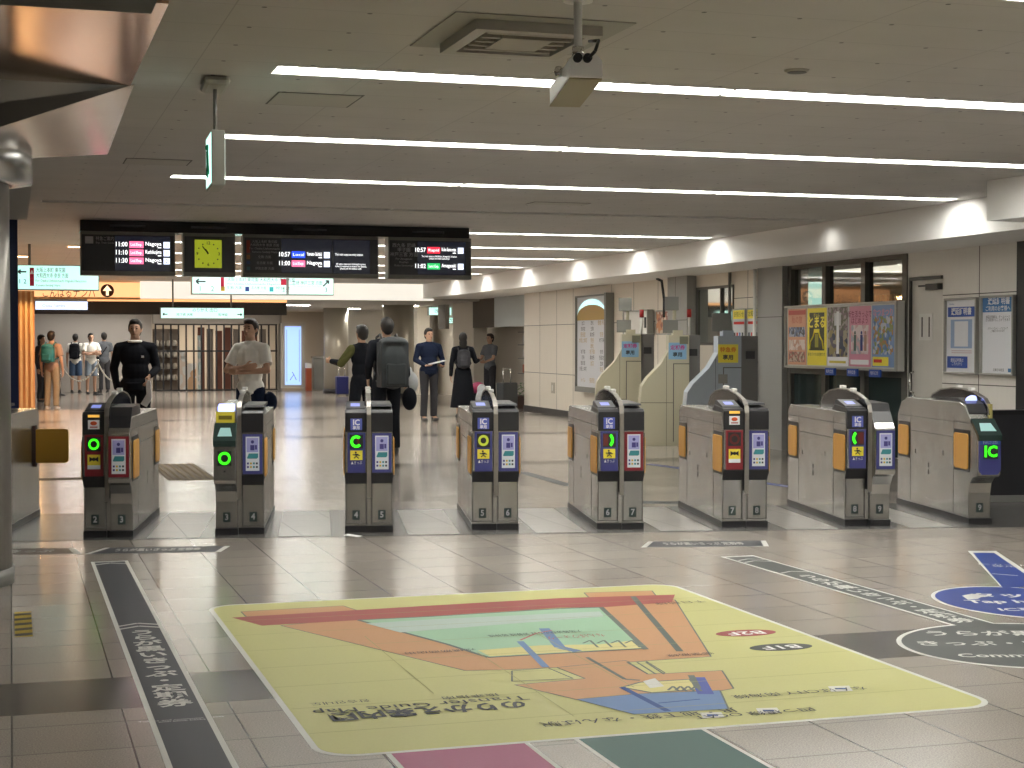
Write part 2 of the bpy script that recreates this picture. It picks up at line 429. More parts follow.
wallseg('wall_right_upper', 23.5, 22.0, 2.36, 2.56, WALLP)
wallseg('wall_right_poster_bay', 22.0, 20.95, 0, 2.56, WALLP, [21.5], hj=(0.85, 2.15))
wallseg('wall_right_pillar', 20.95, 20.12, 0, 2.56, mat('grey column panel', (0.33, 0.33, 0.31), 0.45), th=0.4, off=0.10, hj=(1.85,))
wallseg('wall_right_door_side', 16.86, 16.80, 0, 2.56, WALLG)
wallseg('wall_right_over_door', 16.80, 16.07, 2.24, 2.56, WALLG)
wallseg('wall_right_panel', 16.07, 14.56, 0, 2.56, WALLG, [15.31], hj=(1.03, 2.03))
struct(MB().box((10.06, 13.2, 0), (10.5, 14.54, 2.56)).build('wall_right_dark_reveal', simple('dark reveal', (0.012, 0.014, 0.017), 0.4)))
bbd = wallseg('baseboard_right', 33.4, 24.35, 0, 0.13, simple('dark skirting', (0.05, 0.045, 0.04), 0.5), th=0.02, off=0.02)
# window bay over and under the poster board
t, h = WL(20.12, 16.86, 'window_1'); struct(t)
fm = MB()
FR = mat('dark bronze frame', (0.12, 0.115, 0.10), 0.4, 0.3)
for cx in (-h + 0.05, -h + 1.10, -h + 2.18, h - 0.05): fm.box((cx - 0.055, -0.02, 0), (cx + 0.055, 0.10, 2.56))
for z in (0.05, 1.12, 2.545): fm.box((-h, -0.015, z - 0.05), (h, 0.09, z + 0.05))
fm.build('frame', FR, t)
gm = MB(); gm.box((-h + 0.02, 0.04, 1.14), (h - 0.02, 0.05, 2.5)); gm.build('pane', GLASS, t)
gm = MB(); gm.box((-h + 0.02, 0.04, 0.08), (h - 0.02, 0.05, 1.1)); gm.build('lower_pane', mat('dark teal glass', (0.03, 0.045, 0.045), 0.08), t)
# office seen through the glass
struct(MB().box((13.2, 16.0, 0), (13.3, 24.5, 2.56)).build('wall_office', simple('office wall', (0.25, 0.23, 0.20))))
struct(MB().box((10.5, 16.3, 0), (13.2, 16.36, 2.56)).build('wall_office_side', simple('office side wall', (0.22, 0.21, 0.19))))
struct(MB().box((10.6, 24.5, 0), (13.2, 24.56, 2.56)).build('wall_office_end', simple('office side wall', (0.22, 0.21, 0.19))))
area((12.0, 19.5, 2.52), 1.6, 3.0, 9, (1, 0.9, 0.75))
o = MB(); o.box((13.1, 20.2, 1.2), (13.19, 23.2, 2.24), WOOD)
for k in range(18): o.box((13.08, 20.25 + k * 0.165, 1.2), (13.1, 20.31 + k * 0.165, 2.24), simple('dark slat gap', (0.12, 0.06, 0.03)))
tag(o.build('slatted_panel'), 'orange wooden slatted panel inside the office behind the window', 'panel')
t = thing('office_screen', 'pale green lit screen inside the office behind the leftmost window pane', 'screen', (12.4, 23.5, 2.26), R(-40))
MB().box((-0.35, 0, -0.24), (0.35, 0.04, 0.24)).build('bezel', WHITE, t)
MB().box((-0.32, -0.006, -0.21), (0.32, 0, 0.21)).build('screen', mat('pale green screen', (0.3, 0.4, 0.35), 0.4, emit=(0.5, 0.8, 0.68), es=0.55), t)
MB().cyl((0, 0.02, -2.26), (0, 0.02, -0.24), 0.03).build('stand', GREY, t)
# upper window further along
t, h = WL(23.5, 22.0, 'window_2', z=0); struct(t)
fm = MB()
for a in (-h + 0.02, 0.25, h - 0.03): fm.box((a - 0.02, -0.01, 1.45), (a + 0.02, 0.06, 2.36))
fm.box((-h, -0.01, 1.45), (h, 0.06, 1.49)); fm.box((-h, -0.01, 2.32), (h, 0.06, 2.36)); fm.build('frame', FR, t)
MB().box((-h, 0.02, 1.48), (h, 0.03, 2.33)).build('pane', mat('reflecting window glass', (0.55, 0.57, 0.53), 0.04, 0.9), t)

# door with closer and handle
t, h = WL(16.80, 16.07, 'door_1'); struct(t)
MB().box((-h + 0.03, 0.01, 0), (h, 0.05, 2.22), mat('off white door', (0.64, 0.62, 0.57), 0.45, noise=0.1, nscale=3)).build('leaf', None, t)
f = MB(); f.box((-h, -0.02, 0), (-h + 0.03, 0.08, 2.24)); f.box((-h, -0.02, 2.22), (h, 0.08, 2.26)); f.build('frame', mat('dark steel frame', (0.07, 0.07, 0.065), 0.4, 0.5), t)
f = MB(); f.box((0.08, -0.06, 2.10), (h - 0.02, 0.01, 2.17)); f.box((-0.10, -0.05, 2.14), (0.1, -0.03, 2.16)); f.build('closer', mat('dark steel frame', (0.07, 0.07, 0.065), 0.4, 0.5), t)
f = MB(); f.tube([(-h + 0.09, 0.0, 1.15), (-h + 0.09, -0.05, 1.13), (-h + 0.09, -0.05, 0.92), (-h + 0.09, 0.0, 0.90)], 0.012); f.cyl((-h + 0.09, -0.03, 0.85), (-h + 0.09, 0.01, 0.85), 0.03); f.build('handle', CHROME, t)
f = MB(); f.box((-h + 0.20, 0.004, 1.52), (-h + 0.50, 0.01, 1.83), WHITE); f.box((-h + 0.26, 0.0, 1.56), (-h + 0.28, 0.005, 1.79), JOINT); f.box((-h + 0.42, 0.0, 1.56), (-h + 0.44, 0.005, 1.79), JOINT); f.build('plate', None, t)

def framed(name, label, cat, y_far, y_near, z0, z1, group=None, off=0.02, fr=None, dep=0.05, fw=0.025):
    t, h = WL(y_far, y_near, name, label, cat, group, off=off, z=z0); H_ = z1 - z0
    f = MB()
    f.box((-h, -dep, 0), (h, 0.0, fw)); f.box((-h, -dep, H_ - fw), (h, 0.0, H_)); f.box((-h, -dep, fw), (-h + fw, 0.0, H_ - fw)); f.box((h - fw, -dep, fw), (h, 0.0, H_ - fw))
    f.build('frame', fr or mat('anodised frame', (0.40, 0.40, 0.37), 0.4, 0.5), t, bevel=0.006)
    return t, h, H_
# two tall notices (their codes left out)
LB, DB = simple('light blue print', (0.30, 0.42, 0.62), 0.5), simple('royal blue print', (0.03, 0.09, 0.42), 0.5)
TB = simple('steel blue print', (0.05, 0.18, 0.42), 0.5)
PAP = simple('notice paper', (0.72, 0.74, 0.78), 0.35)
t, h, H_ = framed('notice_board', 'framed blue and white certificate notice on the panel next to the door', 'notice', 15.94, 15.27, 1.14, 1.99)
p = MB(); p.box((-h + .02, -0.02, .02), (h - .02, 0.0, H_ - .02), PAP)
p.box((-0.28, -0.022, 0.64), (0.28, -0.02, 0.75), DB); p.box((-0.22, -0.022, 0.29), (0.22, -0.02, 0.61), LB); p.box((-0.14, -0.0235, 0.31), (0.14, -0.022, 0.59), PAP)
p.box((-0.29, -0.022, 0.07), (0.13, -0.02, 0.20), DB)
wall_text(p, '遅延証明書', 0, 0.695, -0.024, WHP, 0.085, bold=0.02)
wall_text(p, '遅延証明書は\nこちらから', -0.08, 0.135, -0.024, WHP, 0.045)
for z in (0.262, 0.24): p.box((-0.2, -0.022, z - 0.003), (0.22, -0.021, z + 0.003), simple('pink line', (0.5, 0.3, 0.35)))
wall_text(p, 'kintetsu', -0.2, 0.785, -0.022, TB, 0.03)
p.build('notice_sheet', None, t)
t, h, H_ = framed('notice_board', 'framed white notice with blue heading on the panel beside the dark reveal', 'notice', 15.20, 14.56, 1.14, 2.00)
p = MB(); p.box((-h + .02, -0.02, .02), (h - .02, 0.0, H_ - .02), PAP)
p.box((-0.31, -0.022, 0.68), (0.31, -0.02, 0.84), TB)
wall_text(p, '遅延証明書', 0.02, 0.795, -0.024, WHP, 0.085, bold=0.02)
wall_text(p, 'ご利用のお客様へ', 0.0, 0.715, -0.024, WHP, 0.06, bold=0.01)
wall_text(p, '遅延証明書は、ホームページ\nから取得することができます', 0, 0.61, -0.022, TXT_D, 0.036)
wall_text(p, 'スマートフォン・パソコンで\nご確認いただけます', 0, 0.49, -0.022, TXT_D, 0.03)
wall_text(p, '近畿日本鉄道', 0.02, 0.06, -0.022, TXT_D, 0.035); p.box((0.2, -0.022, 0.04), (0.26, -0.02, 0.08), TB)
p.build('notice_sheet', None, t)

# the five poster board
t, h = WL(19.92, 16.86, 'poster_board', 'long white framed board holding five colourful posters below the office windows', 'poster board', off=0.10, z=1.15)
f = MB(); H_ = 0.84
f.box((-h, -0.03, 0), (h, 0.06, H_)); f.build('backing', mat('board white', (0.55, 0.55, 0.52), 0.4), t)
f = MB(); q = mat('anodised frame', (0.40, 0.40, 0.37), 0.4, 0.5)
f.box((-h, -0.06, 0), (h, -0.03, 0.03)); f.box((-h, -0.06, H_ - 0.03), (h, -0.03, H_)); f.box((-h, -0.06, 0.03), (-h + 0.03, -0.03, H_ - 0.03)); f.box((h - 0.03, -0.06, 0.03), (h, -0.03, H_ - 0.03)); f.build('frame', q, t)
PW = (2 * h - 0.1) / 5
def ptex(name, cols, scale, seed):
    if name in MATS: return MATS[name]
    m = bpy.data.materials.new(name); m.use_nodes = True; nt = m.node_tree; b = nt.nodes['Principled BSDF']
    tc = nt.nodes.new('ShaderNodeTexCoord'); mp = nt.nodes.new('ShaderNodeMapping'); mp.inputs['Location'].default_value = (seed, seed * 2.3, 0); nt.links.new(tc.outputs['Object'], mp.inputs[0])
    v = nt.nodes.new('ShaderNodeTexVoronoi'); v.inputs['Scale'].default_value = scale; nt.links.new(mp.outputs[0], v.inputs['Vector'])
    r = nt.nodes.new('ShaderNodeValToRGB'); r.color_ramp.interpolation = 'CONSTANT'
    e = r.color_ramp.elements
    while len(e) < len(cols): e.new(0.5)
    for i, c in enumerate(cols): e[i].position = i / len(cols); e[i].color = (*c, 1)
    sx = nt.nodes.new('ShaderNodeSeparateXYZ'); nt.links.new(v.outputs['Color'], sx.inputs[0]); nt.links.new(sx.outputs[0], r.inputs[0])
    nt.links.new(r.outputs[0], b.inputs['Base Color']); b.inputs['Roughness'].default_value = 0.35
    MATS[name] = m; return m
for k in range(5):
    x0 = -h + 0.05 + k * PW + 0.02; x1 = x0 + PW - 0.04; cx = (x0 + x1) / 2; p = MB(); z0, z1 = 0.045, H_ - 0.045; Y0 = -0.036
    def bx_(a, b, c, d, m, l=1): p.box((a, Y0 - 0.0012 * l, b), (c, Y0, d), m)
    if k == 0:
        p.box((x0, Y0, z0), (x1, -0.03, z1), simple('salmon print', (0.62, 0.32, 0.20), 0.4))
        bx_(x0 + .02, z1 - .08, x1 - .02, z1 - .02, simple('brick print', (0.45, 0.06, 0.04), 0.4)); bx_(x0 + .03, 0.42, x1 - .03, 0.55, ptex('harbour photo', [(0.1, 0.14, 0.25), (0.35, 0.4, 0.5), (0.05, 0.05, 0.06)], 22, 1))
        bx_(x0 + .03, 0.24, x1 - .03, 0.38, ptex('room photo', [(0.6, 0.5, 0.45), (0.5, 0.28, 0.2), (0.7, 0.6, 0.55)], 18, 2)); bx_(x0 + .03, 0.08, x1 - .03, 0.22, ptex('food photo', [(0.2, 0.12, 0.08), (0.4, 0.12, 0.1), (0.5, 0.4, 0.3)], 30, 3))
        wall_text(p, '秋の旅', cx, 0.64, Y0 - 0.002, simple('brick print', (0.45, 0.06, 0.04), 0.4), 0.11)
        lab = 'salmon and white travel leaflet style poster'
    elif k == 1:
        p.box((x0, Y0, z0), (x1, -0.03, z1), YEL); bx_(x0 + .06, 0.24, x1 - .06, z1 - .06, simple('dark olive print', (0.045, 0.05, 0.02), 0.4))
        wall_text(p, 'とまる', cx, 0.60, Y0 - 0.003, YEL, 0.17, bold=0.03); wall_text(p, 'ホーム', cx, 0.70, Y0 - 0.003, YEL, 0.06)
        for s_ in (-1, 1):
            pts = [(cx + s_ * 0.20, 0.26), (cx + s_ * 0.17, 0.36), (cx + s_ * 0.10, 0.42), (cx + s_ * 0.06, 0.50)]
            for a, b in zip(pts, pts[1:]): p.cyl((a[0], Y0 - 0.002, a[1]), (b[0], Y0 - 0.002, b[1]), 0.012, n=6, m=YEL)
        bx_(cx - 0.08, 0.47, cx + 0.08, 0.52, YEL, 2); bx_(cx - 0.05, 0.28, cx + 0.05, 0.46, simple('dull yellow print', (0.35, 0.32, 0.04), 0.4), 2)
        wall_text(p, '歩きスマホは危険です', cx, 0.185, Y0 - 0.003, TXT_D, 0.05)
        lab = 'yellow and black poster reading とまる'
    elif k == 2:
        p.box((x0, Y0, z0), (x1, -0.03, z1), WHP); bx_(x0 + .0, 0.50, x1 - .0, z1, ptex('flower photo', [(0.2, 0.14, 0.16), (0.35, 0.3, 0.3), (0.12, 0.13, 0.08)], 26, 5)); bx_(x0, 0.16, x1, 0.50, ptex('garden photo', [(0.30, 0.24, 0.10), (0.05, 0.06, 0.10), (0.12, 0.1, 0.14), (0.4, 0.35, 0.25)], 14, 6))
        bx_(cx - 0.03, 0.2, cx + 0.04, 0.74, WHP, 2); bx_(cx - 0.09, 0.56, cx + 0.09, 0.72, simple('pale grey print', (0.6, 0.6, 0.62), 0.4), 2); bx_(x0 + .05, 0.08, x1 - 0.05, 0.11, simple('dull yellow line', (0.6, 0.5, 0.1)), 2)
        lab = 'dark photographic poster with a tall white flower'
    elif k == 3:
        p.box((x0, Y0, z0), (x1, -0.03, z1), simple('pink print', (0.66, 0.27, 0.37), 0.4)); bx_(x0 + .05, 0.2, x1 - .05, 0.56, ptex('platform drawing', [(0.62, 0.4, 0.42), (0.7, 0.6, 0.6), (0.4, 0.4, 0.45), (0.66, 0.45, 0.42)], 14, 8))
        for dx, c_ in ((-0.12, (0.1, 0.14, 0.12)), (0.05, (0.05, 0.06, 0.2)), (0.15, (0.4, 0.25, 0.2))): bx_(cx + dx - 0.03, 0.24, cx + dx + 0.03, 0.44, simple('figure ink %g' % dx, c_), 2); p.cyl((cx + dx, Y0 - 0.003, 0.465), (cx + dx, Y0, 0.465), 0.022, n=12, m=simple('figure ink %g' % dx, c_))
        wall_text(p, '新生活きっぷで\nはじめよう', cx, 0.65, Y0 - 0.002, simple('maroon ink', (0.25, 0.03, 0.08)), 0.09); bx_(x0 + .04, 0.07, x1 - .04, 0.13, WHP, 2)
        lab = 'pink poster with small standing figures'
    else:
        p.box((x0, Y0, z0), (x1, -0.03, z1), simple('sky blue print', (0.20, 0.32, 0.58), 0.4)); bx_(x0 + .03, 0.2, x1 - .03, 0.66, ptex('festival drawing', [(0.2, 0.32, 0.58), (0.45, 0.22, 0.08), (0.5, 0.55, 0.62), (0.1, 0.2, 0.4), (0.25, 0.3, 0.1)], 22, 9))
        wall_text(p, 'なつまつり', cx, 0.70, Y0 - 0.002, simple('pink print', (0.66, 0.27, 0.37), 0.4), 0.10, bold=0.02); bx_(x0 + .02, 0.06, x1 - .14, 0.17, YEL, 1); bx_(x0 + .05, 0.1, x1 - .3, 0.14, simple('red ink', (0.6, 0.04, 0.03)), 2)
        lab = 'blue illustrated festival poster'
    o = p.build('poster', None, t); o['label'] = lab
for k, xx in enumerate((-h + 1.42, -h + 2.02, -h + 2.60)):
    tl = ('leftmost', 'middle', 'rightmost')[k]
    y_ = (19.92 + 16.86) / 2 - xx
    s_ = thing('blue_label', 'small blue label hanging under the poster board, %s of three' % tl, 'label', (wx(y_) - 0.13, y_, 1.135), WROT, 'blue labels under the poster board')
    MB().box((-0.13, -0.06, -0.06), (0.13, -0.035, 0.03)).build('plate', simple('royal blue print', (0.03, 0.09, 0.42), 0.5), s_)
    p = MB(); wall_text(p, '有料広告', 0, -0.015, -0.062, WHP, 0.05); p.build('lettering', None, s_)

# yellow headed posters
for k, (a, b) in enumerate(((21.96, 21.50), (21.44, 20.98))):
    t, h, H_ = framed('safety_poster', 'white poster with yellow heading between grey pillars, %s of the pair' % ('left' if k == 0 else 'right'), 'poster', a, b, 1.17, 1.99, 'yellow headed posters', dep=0.03, fw=0.012)
    p = MB(); p.box((-h + .01, -0.02, .01), (h - .01, 0, H_ - .01), simple('grey white paper', (0.6, 0.6, 0.6))); p.box((-h + .02, -0.022, H_ - 0.15), (h - .02, -0.02, H_ - .02), YEL)
    rd = simple('red ink', (0.6, 0.04, 0.03)); p.box((-h + .04, -0.022, H_ - 0.23), (h - .04, -0.02, H_ - .19), rd)
    wall_text(p, 'お知らせ', 0, H_ - 0.085, -0.024, TXT_D, 0.09)
    for r_ in range(2):
        for c_ in range(4): p.box((-h + .05 + c_ * 0.095, -0.022, 0.38 - r_ * 0.12), (-h + .10 + c_ * 0.095, -0.02, 0.47 - r_ * 0.12), (TXT_D, rd, DB, TXT_D)[(r_ + c_) % 4])
    for r_ in range(4): p.box((-h + .04, -0.022, 0.05 + r_ * 0.04), (h - .04, -0.02, 0.062 + r_ * 0.04), TXT_G)
    p.build('sheet', None, t)
# notice cabinet and flyers, wall switch
t, h, H_ = framed('notice_cabinet', 'white wall cabinet with narrow dark handle above the beige machines', 'cabinet', 26.6, 25.35, 1.62, 2.05, dep=0.12)
MB().box((-h + .02, -0.10, .02), (h - .02, 0, H_ - .02), WHITE).build('door', None, t); MB().box((h - 0.16, -0.115, 0.12), (h - 0.10, -0.10, 0.30)).build('handle', TXT_D, t)
t, h, H_ = framed('orange_flyer_poster', 'small orange photo poster right of the white wall cabinet', 'poster', 25.2, 24.5, 1.62, 2.03, dep=0.03)
MB().box((-h + .02, -0.02, .02), (h - .02, 0, H_ - .02), ptex('orange photo', [(0.55, 0.25, 0.12), (0.6, 0.5, 0.4), (0.3, 0.1, 0.08)], 14, 3)).build('sheet', None, t)
t, h = WL(31.35, 31.1, 'switch_plate', 'beige double switch plate low on the cream wall', 'switch', z=0.45)
MB().box((-h, -0.012, 0), (h, 0, 0.22)).build('plate', simple('beige plate', (0.5, 0.46, 0.38)), t); MB().box((-0.05, -0.018, 0.05), (-0.01, -0.012, 0.17)).build('rocker', WHITE, t)
# station directory board
t, h = WL(29.3, 27.45, 'directory_board', 'tall framed station directory with arched lit top on the cream wall', 'directory board', off=0.0, z=0.55)
f = MB(); H_ = 1.83; fw = 0.07; dk = mat('dark steel frame', (0.07, 0.07, 0.065), 0.4, 0.5)
f.box((-h, -0.16, 0), (h, 0, 0.10), GREY); f.box((-h, -0.16, 0.10), (-h + 0.04, 0, H_), GREY); f.box((h - 0.10, -0.16, 0.10), (h, 0, H_ + 0.02), GREY); f.box((-h + .04, -0.16, H_ - 0.03), (h - .10, 0, H_), GREY); f.build('frame', None, t)
p = MB(); x0, x1 = -h + 0.04, h - 0.10; p.box((x0, -0.12, 0.10), (x1, -0.02, H_ - 0.03), mat('directory face', (0.62, 0.63, 0.66), 0.35))
cx = (x0 + x1) / 2; hw = (x1 - x0) / 2
def arch(r0, r1, zc, m, d):
    q0 = [(cx + hw * 0.99 * math.cos(a), zc + r0 * math.sin(a)) for a in [math.pi * i / 20 for i in range(21)]]
    q1 = [(cx + hw * 0.99 * math.cos(a), zc + r1 * math.sin(a)) for a in [math.pi * i / 20 for i in range(20, -1, -1)]]
    for i in range(20):
        a, b, c, e = q0[i], q0[i+1], q1[19 - i], q1[20 - i]
        p.poly([(a[0], d, a[1]), (b[0], d, b[1]), (c[0], d, c[1]), (e[0], d, e[1])], m)
arch(0.02, 0.20, 1.45, mat('ochre print', (0.42, 0.25, 0.03), 0.4), -0.1215); arch(0.20, 0.31, 1.45, mat('arched lamp', (0.6, 0.85, 0.85), 0.4, emit=(0.6, 1, 1), es=0.45), -0.1215)
p.box((x0, -0.1215, 1.36), (x1, -0.12, 1.47), mat('ochre print', (0.42, 0.25, 0.03), 0.4))
random.seed(3)
words = ['大阪上本町', '鶴橋 布施', '奈良', '生駒', '近鉄名古屋', '伊勢志摩', '精算所', 'のりば', '出口', '改札', '案内所', 'トイレ', '地下鉄', '駅長室']
for r_ in range(11):
    for c_ in range(3):
        if random.random() < 0.78:
            w = random.choice(words); mm = random.choice([TXT_D, TXT_D, mat('ochre print', (0.42, 0.25, 0.03), 0.4)])
            wall_text(p, w, x0 + 0.36 + c_ * (x1 - x0 - 0.5) / 2.2, 1.30 - r_ * 0.108, -0.122, mm, 0.09 if mm is TXT_D else 0.10)
p.build('face', None, t)

# conduit pipes on the wall
for (y_, off, lb) in ((20.9, 0.16, 'white vertical conduit pipe on the grey pillar left of the posters'), (22.05, 0.05, 'thin dark vertical rail right of the reflecting window'), (24.3, 0.22, 'dark diagonal cable bundle on top of the grey column')):
    t = thing('pipe', lb, 'pipe', (wx(y_) - off, y_, 0), 0)
    if 'diagonal' in lb: MB().tube([(0, 0.35, 2.54), (0, 0.15, 2.50), (0, 0.05, 2.2), (0, 0.05, 1.9)], 0.022).build('cable', TXT_D, t)
    else:
        MB().cyl((0, 0, 0.02), (0, 0, 2.54), 0.025).build('tube', WHITE if 'white' in lb else GREY, t); MB().box((-0.03, -0.03, 1.2), (0.04, 0.03, 1.23)).build('clip', GREY, t)

# low dark partition right of the gates
t = thing('low_partition', 'dark grey low partition with pale foot strip right of the last gate', 'partition', (9.45, 12.95, 0), R(-9))
MB().box((-0.9, 0, 0.06), (1.6, 0.12, 0.82)).build('panel', mat('graphite panel', (0.035, 0.035, 0.04), 0.35), t)
MB().box((-0.92, -0.02, 0.82), (1.62, 0.14, 0.86)).build('cap', BLACK, t); MB().box((-0.9, -0.01, 0.0), (1.6, 0.13, 0.06)).build('foot_strip', mat('pale foot', (0.35, 0.35, 0.33), 0.4, 0.4), t)

# ------------------------------------------------------------------ fare adjustment machines
BEI, BLU, DKM = mat('beige machine', (0.47, 0.44, 0.32), 0.45), mat('blue grey machine', (0.36, 0.41, 0.46), 0.4), mat('dark machine side', (0.16, 0.155, 0.145), 0.5)
def machine(px, pyb, w, hgt, body, lab, sticker, stxt, rz, foot, screens=True):
    x, y = G(px, pyb)
    t = thing('fare_machine', lab, 'fare machine', (x, y, 0), rz, 'fare adjustment machines')
    # profile in xz, sloped console towards the hall (left)
    b = MB(); W = w
    prof = [(-W, 0.0), (0, 0.0), (0, hgt), (-W * 0.42, hgt), (-W * 0.42, hgt - 0.22), (-W * 0.58, hgt - 0.42), (-W * 0.86, hgt - 0.62), (-W * 0.97, hgt - 0.74), (-W, hgt - 0.95)]
    b.prism(prof, 0, 0.62, 'y', body)
    b.box((-W * 0.33, -0.003, 0.06), (-W * 0.33 + 0.012, 0, hgt - 0.42), JOINT); b.box((-W * 0.33, -0.003, hgt - 0.42), (0, 0, hgt - 0.408), JOINT)
    b.box((-W * 0.47, -0.003, 0.0), (-W * 0.462, 0, hgt - 0.3), JOINT); b.box((-W, -0.003, 0.62), (-W * .33, 0, 0.628), JOINT)
    b.build('housing', None, t, bevel=0.01)
    b = MB().box((0.0, 0.06, 0), (foot, 0.70, hgt + 0.0)); b.build('rear_cabinet', DKM, t)
    b = MB().box((foot - 0.16, 0.04, hgt - 0.30), (foot - 0.04, 0.06, hgt - 0.2)); b.build('service_hatch', BLACK, t)
    s_ = MB(); sx = -W * 0.24; s_.box((sx - 0.13, -0.006, hgt - 0.35), (sx + 0.13, 0, hgt - 0.11), sticker[0]); so = s_.build('sticker', None, t)
    l = MB(); wall_text(l, stxt[0], sx, hgt - 0.185, -0.008, sticker[1], 0.07, bold=0.03); wall_text(l, stxt[1], sx, hgt - 0.285, -0.008, TXT_D, 0.07, bold=0.03); l.build('lettering', None, so)
    MB().box((-0.14, -0.02, hgt - 0.13), (-0.02, 0, hgt - 0.02)).build('grille', mat('olive grille', (0.16, 0.16, 0.11), 0.5), t) if body is BEI else MB().box((-0.30, -0.02, hgt - 0.62), (-0.18, 0, hgt - 0.5)).build('grille', GREY, t)
    # mast with two tilted plates and a signal lamp
    m_ = MB(); m_.cyl((-W * 0.28, 0.3, hgt), (-W * 0.28, 0.3, hgt + (0.5 if screens else 0.3)), 0.025); m_.box((-W * 0.32, 0.1, hgt), (-W * 0.12, 0.5, hgt + 0.07)); m_.build('mast', body, t)
    if screens:
        MB().box((-W * 0.28 - 0.14, 0.24, hgt + 0.36), (-W * 0.28 + 0.06, 0.27, hgt + 0.56)).build('upper_plate', GREY, t)
        MB().box((-W * 0.28 - 0.17, 0.22, hgt + 0.03), (-W * 0.28 + 0.05, 0.25, hgt + 0.22)).build('lower_plate', GREY, t)
        g_ = MB(); g_.cyl((0.02, 0.3, hgt), (0.02, 0.3, hgt + 0.26), 0.018, m=WHITE); g_.cyl((0.02, 0.3, hgt + 0.26), (0.02, 0.3, hgt + 0.38), 0.035, m=simple('signal red', (0.3, 0.01, 0.01), 0.3)); g_.build('signal_lamp', None, t)
    else:
        MB().box((-W * 0.28 - 0.16, 0.22, hgt + 0.06), (-W * 0.28 + 0.08, 0.25, hgt + 0.30)).build('upper_plate', GREY, t)
    return t
ZR = R(-19)
BS = simple('sky sticker', (0.22, 0.42, 0.62), 0.4); PK = simple('magenta ink', (0.45, 0.06, 0.25)); OG = simple('orange ink', (0.7, 0.25, 0.03))
machine(641, 440, 0.70, 1.62, BEI, 'beige fare machine with blue sticker, farther left of the beige pair', (BS, PK), ('定期券', '専用'), ZR, 0.20)
machine(689, 446, 0.70, 1.60, BEI, 'beige fare machine with blue sticker, nearer the blue grey machine', (BS, PK), ('定期券', '専用'), ZR, 0.16)
machine(741, 457, 0.72, 1.58, BLU, 'blue grey fare machine with yellow sticker behind the sixth gate', (YEL, OG), ('特急券', '専用'), ZR, 0.22, False)

# ------------------------------------------------------------------ hanging boards and signs
t = thing('sign_gantry', 'black ceiling mounted gantry bar carrying the boards and the clock', 'gantry', (3.08, 19.12, CH))
MB().box((-2.31, -0.05, -0.13), (2.31, 0.35, -0.002)).build('bar', BLACKG, t)
for x_ in (-1.78, -0.86, 0.34, 1.79): MB().box((x_ - 0.2, -0.052, -0.075), (x_ + 0.2, -0.05, -0.05)).build('cover_plate', CHAR, t)
FRM = mat('sage frame', (0.17, 0.17, 0.15), 0.4, 0.4); FACE = mat('board face', (0.028, 0.029, 0.033), 0.3)
PINK = mat('pink lit tag', (0.6, 0.1, 0.25), 0.5, emit=(1.0, 0.16, 0.32), es=0.75); REDL = mat('red lit tag', (0.6, 0.02, 0.05), 0.5, emit=(1.0, 0.03, 0.06), es=0.8)
BLUEL = mat('blue lit tag', (0.02, 0.05, 0.6), 0.5, emit=(0.02, 0.08, 1.0), es=0.8); GRNL = mat('green lit tag', (0.02, 0.3, 0.1), 0.5, emit=(0.02, 0.5, 0.12), es=0.7)
LTW = mat('white lit tag', (0.7, 0.75, 0.9), 0.5, emit=(0.75, 0.82, 1.0), es=0.85)
SCR = mat('dark screen', (0.004, 0.004, 0.008), 0.15, emit=(0.004, 0.005, 0.012), es=0.5)
def board(name, x0, x1, lab, cat):
    z1, z0 = 2.765, 2.262
    t = thing(name, lab, cat, ((x0 + x1) / 2, 19.05, z0)); h = (x1 - x0) / 2; H_ = z1 - z0
    MB().box((-h, -0.08, 0), (h, 0.12, H_)).build('housing', FRM, t, bevel=0.008)
    MB().box((-h + 0.015, -0.086, 0.05), (h - 0.015, -0.08, H_ - 0.04)).build('face', FACE, t)
    for s_ in (-1, 1): MB().cyl((s_ * h * 0.6, 0.04, H_ - 0.002), (s_ * h * 0.6, 0.04, H_ + 0.004), 0.02, n=10).build('hanger', BLACK, t)
    return t, h, H_
def row(p, x, z, tm, tg, dest, pl, hd, tgm):
    wall_text(p, tm, x, z, -0.094, TXT_W, 0.075, bold=0.01, width=0.13)
    p.box((x + 0.09, -0.092, z - 0.038), (x + 0.25, -0.088, z + 0.038), tgm); wall_text(p, tg, x + 0.17, z, -0.094, TXT_W, 0.048, width=0.13)
    wall_text(p, dest, x + 0.36, z + 0.01, -0.094, TXT_W, 0.062, width=0.18, bold=0.01); p.box((x + 0.41, -0.092, z - 0.036), (x + 0.45, -0.088, z - 0.026), TXT_W)
    p.box((x + 0.475, -0.092, z - 0.036), (x + 0.545, -0.088, z + 0.036), LTW); wall_text(p, pl, x + 0.51, z, -0.094, TXT_D, 0.06)
def lay(t, h, H_, sx0, sx1, rows):
    s_ = MB().box((sx0, -0.089, 0.055), (sx1, -0.0865, H_ - 0.05)).build('screen', SCR, t)
    p = MB()
    for r_ in rows: row(p, *r_)
    p.build('train_list', None, s_); return s_
t, h, H_ = board('departure_board', 0.77, 1.83, 'dark departure board listing three trains, leftmost on the gantry', 'departure board')
lay(t, h, H_, -0.15, h - 0.06, [(-0.08, 0.355, '11:00', 'Ltd.Exp.', 'Nagoya', '1', 0, PINK), (-0.08, 0.262, '11:10', 'Ltd.Exp.', 'Kashikojima', '1', 0, PINK), (-0.08, 0.17, '11:30', 'Ltd.Exp.', 'Nagoya', '2', 0, PINK)])
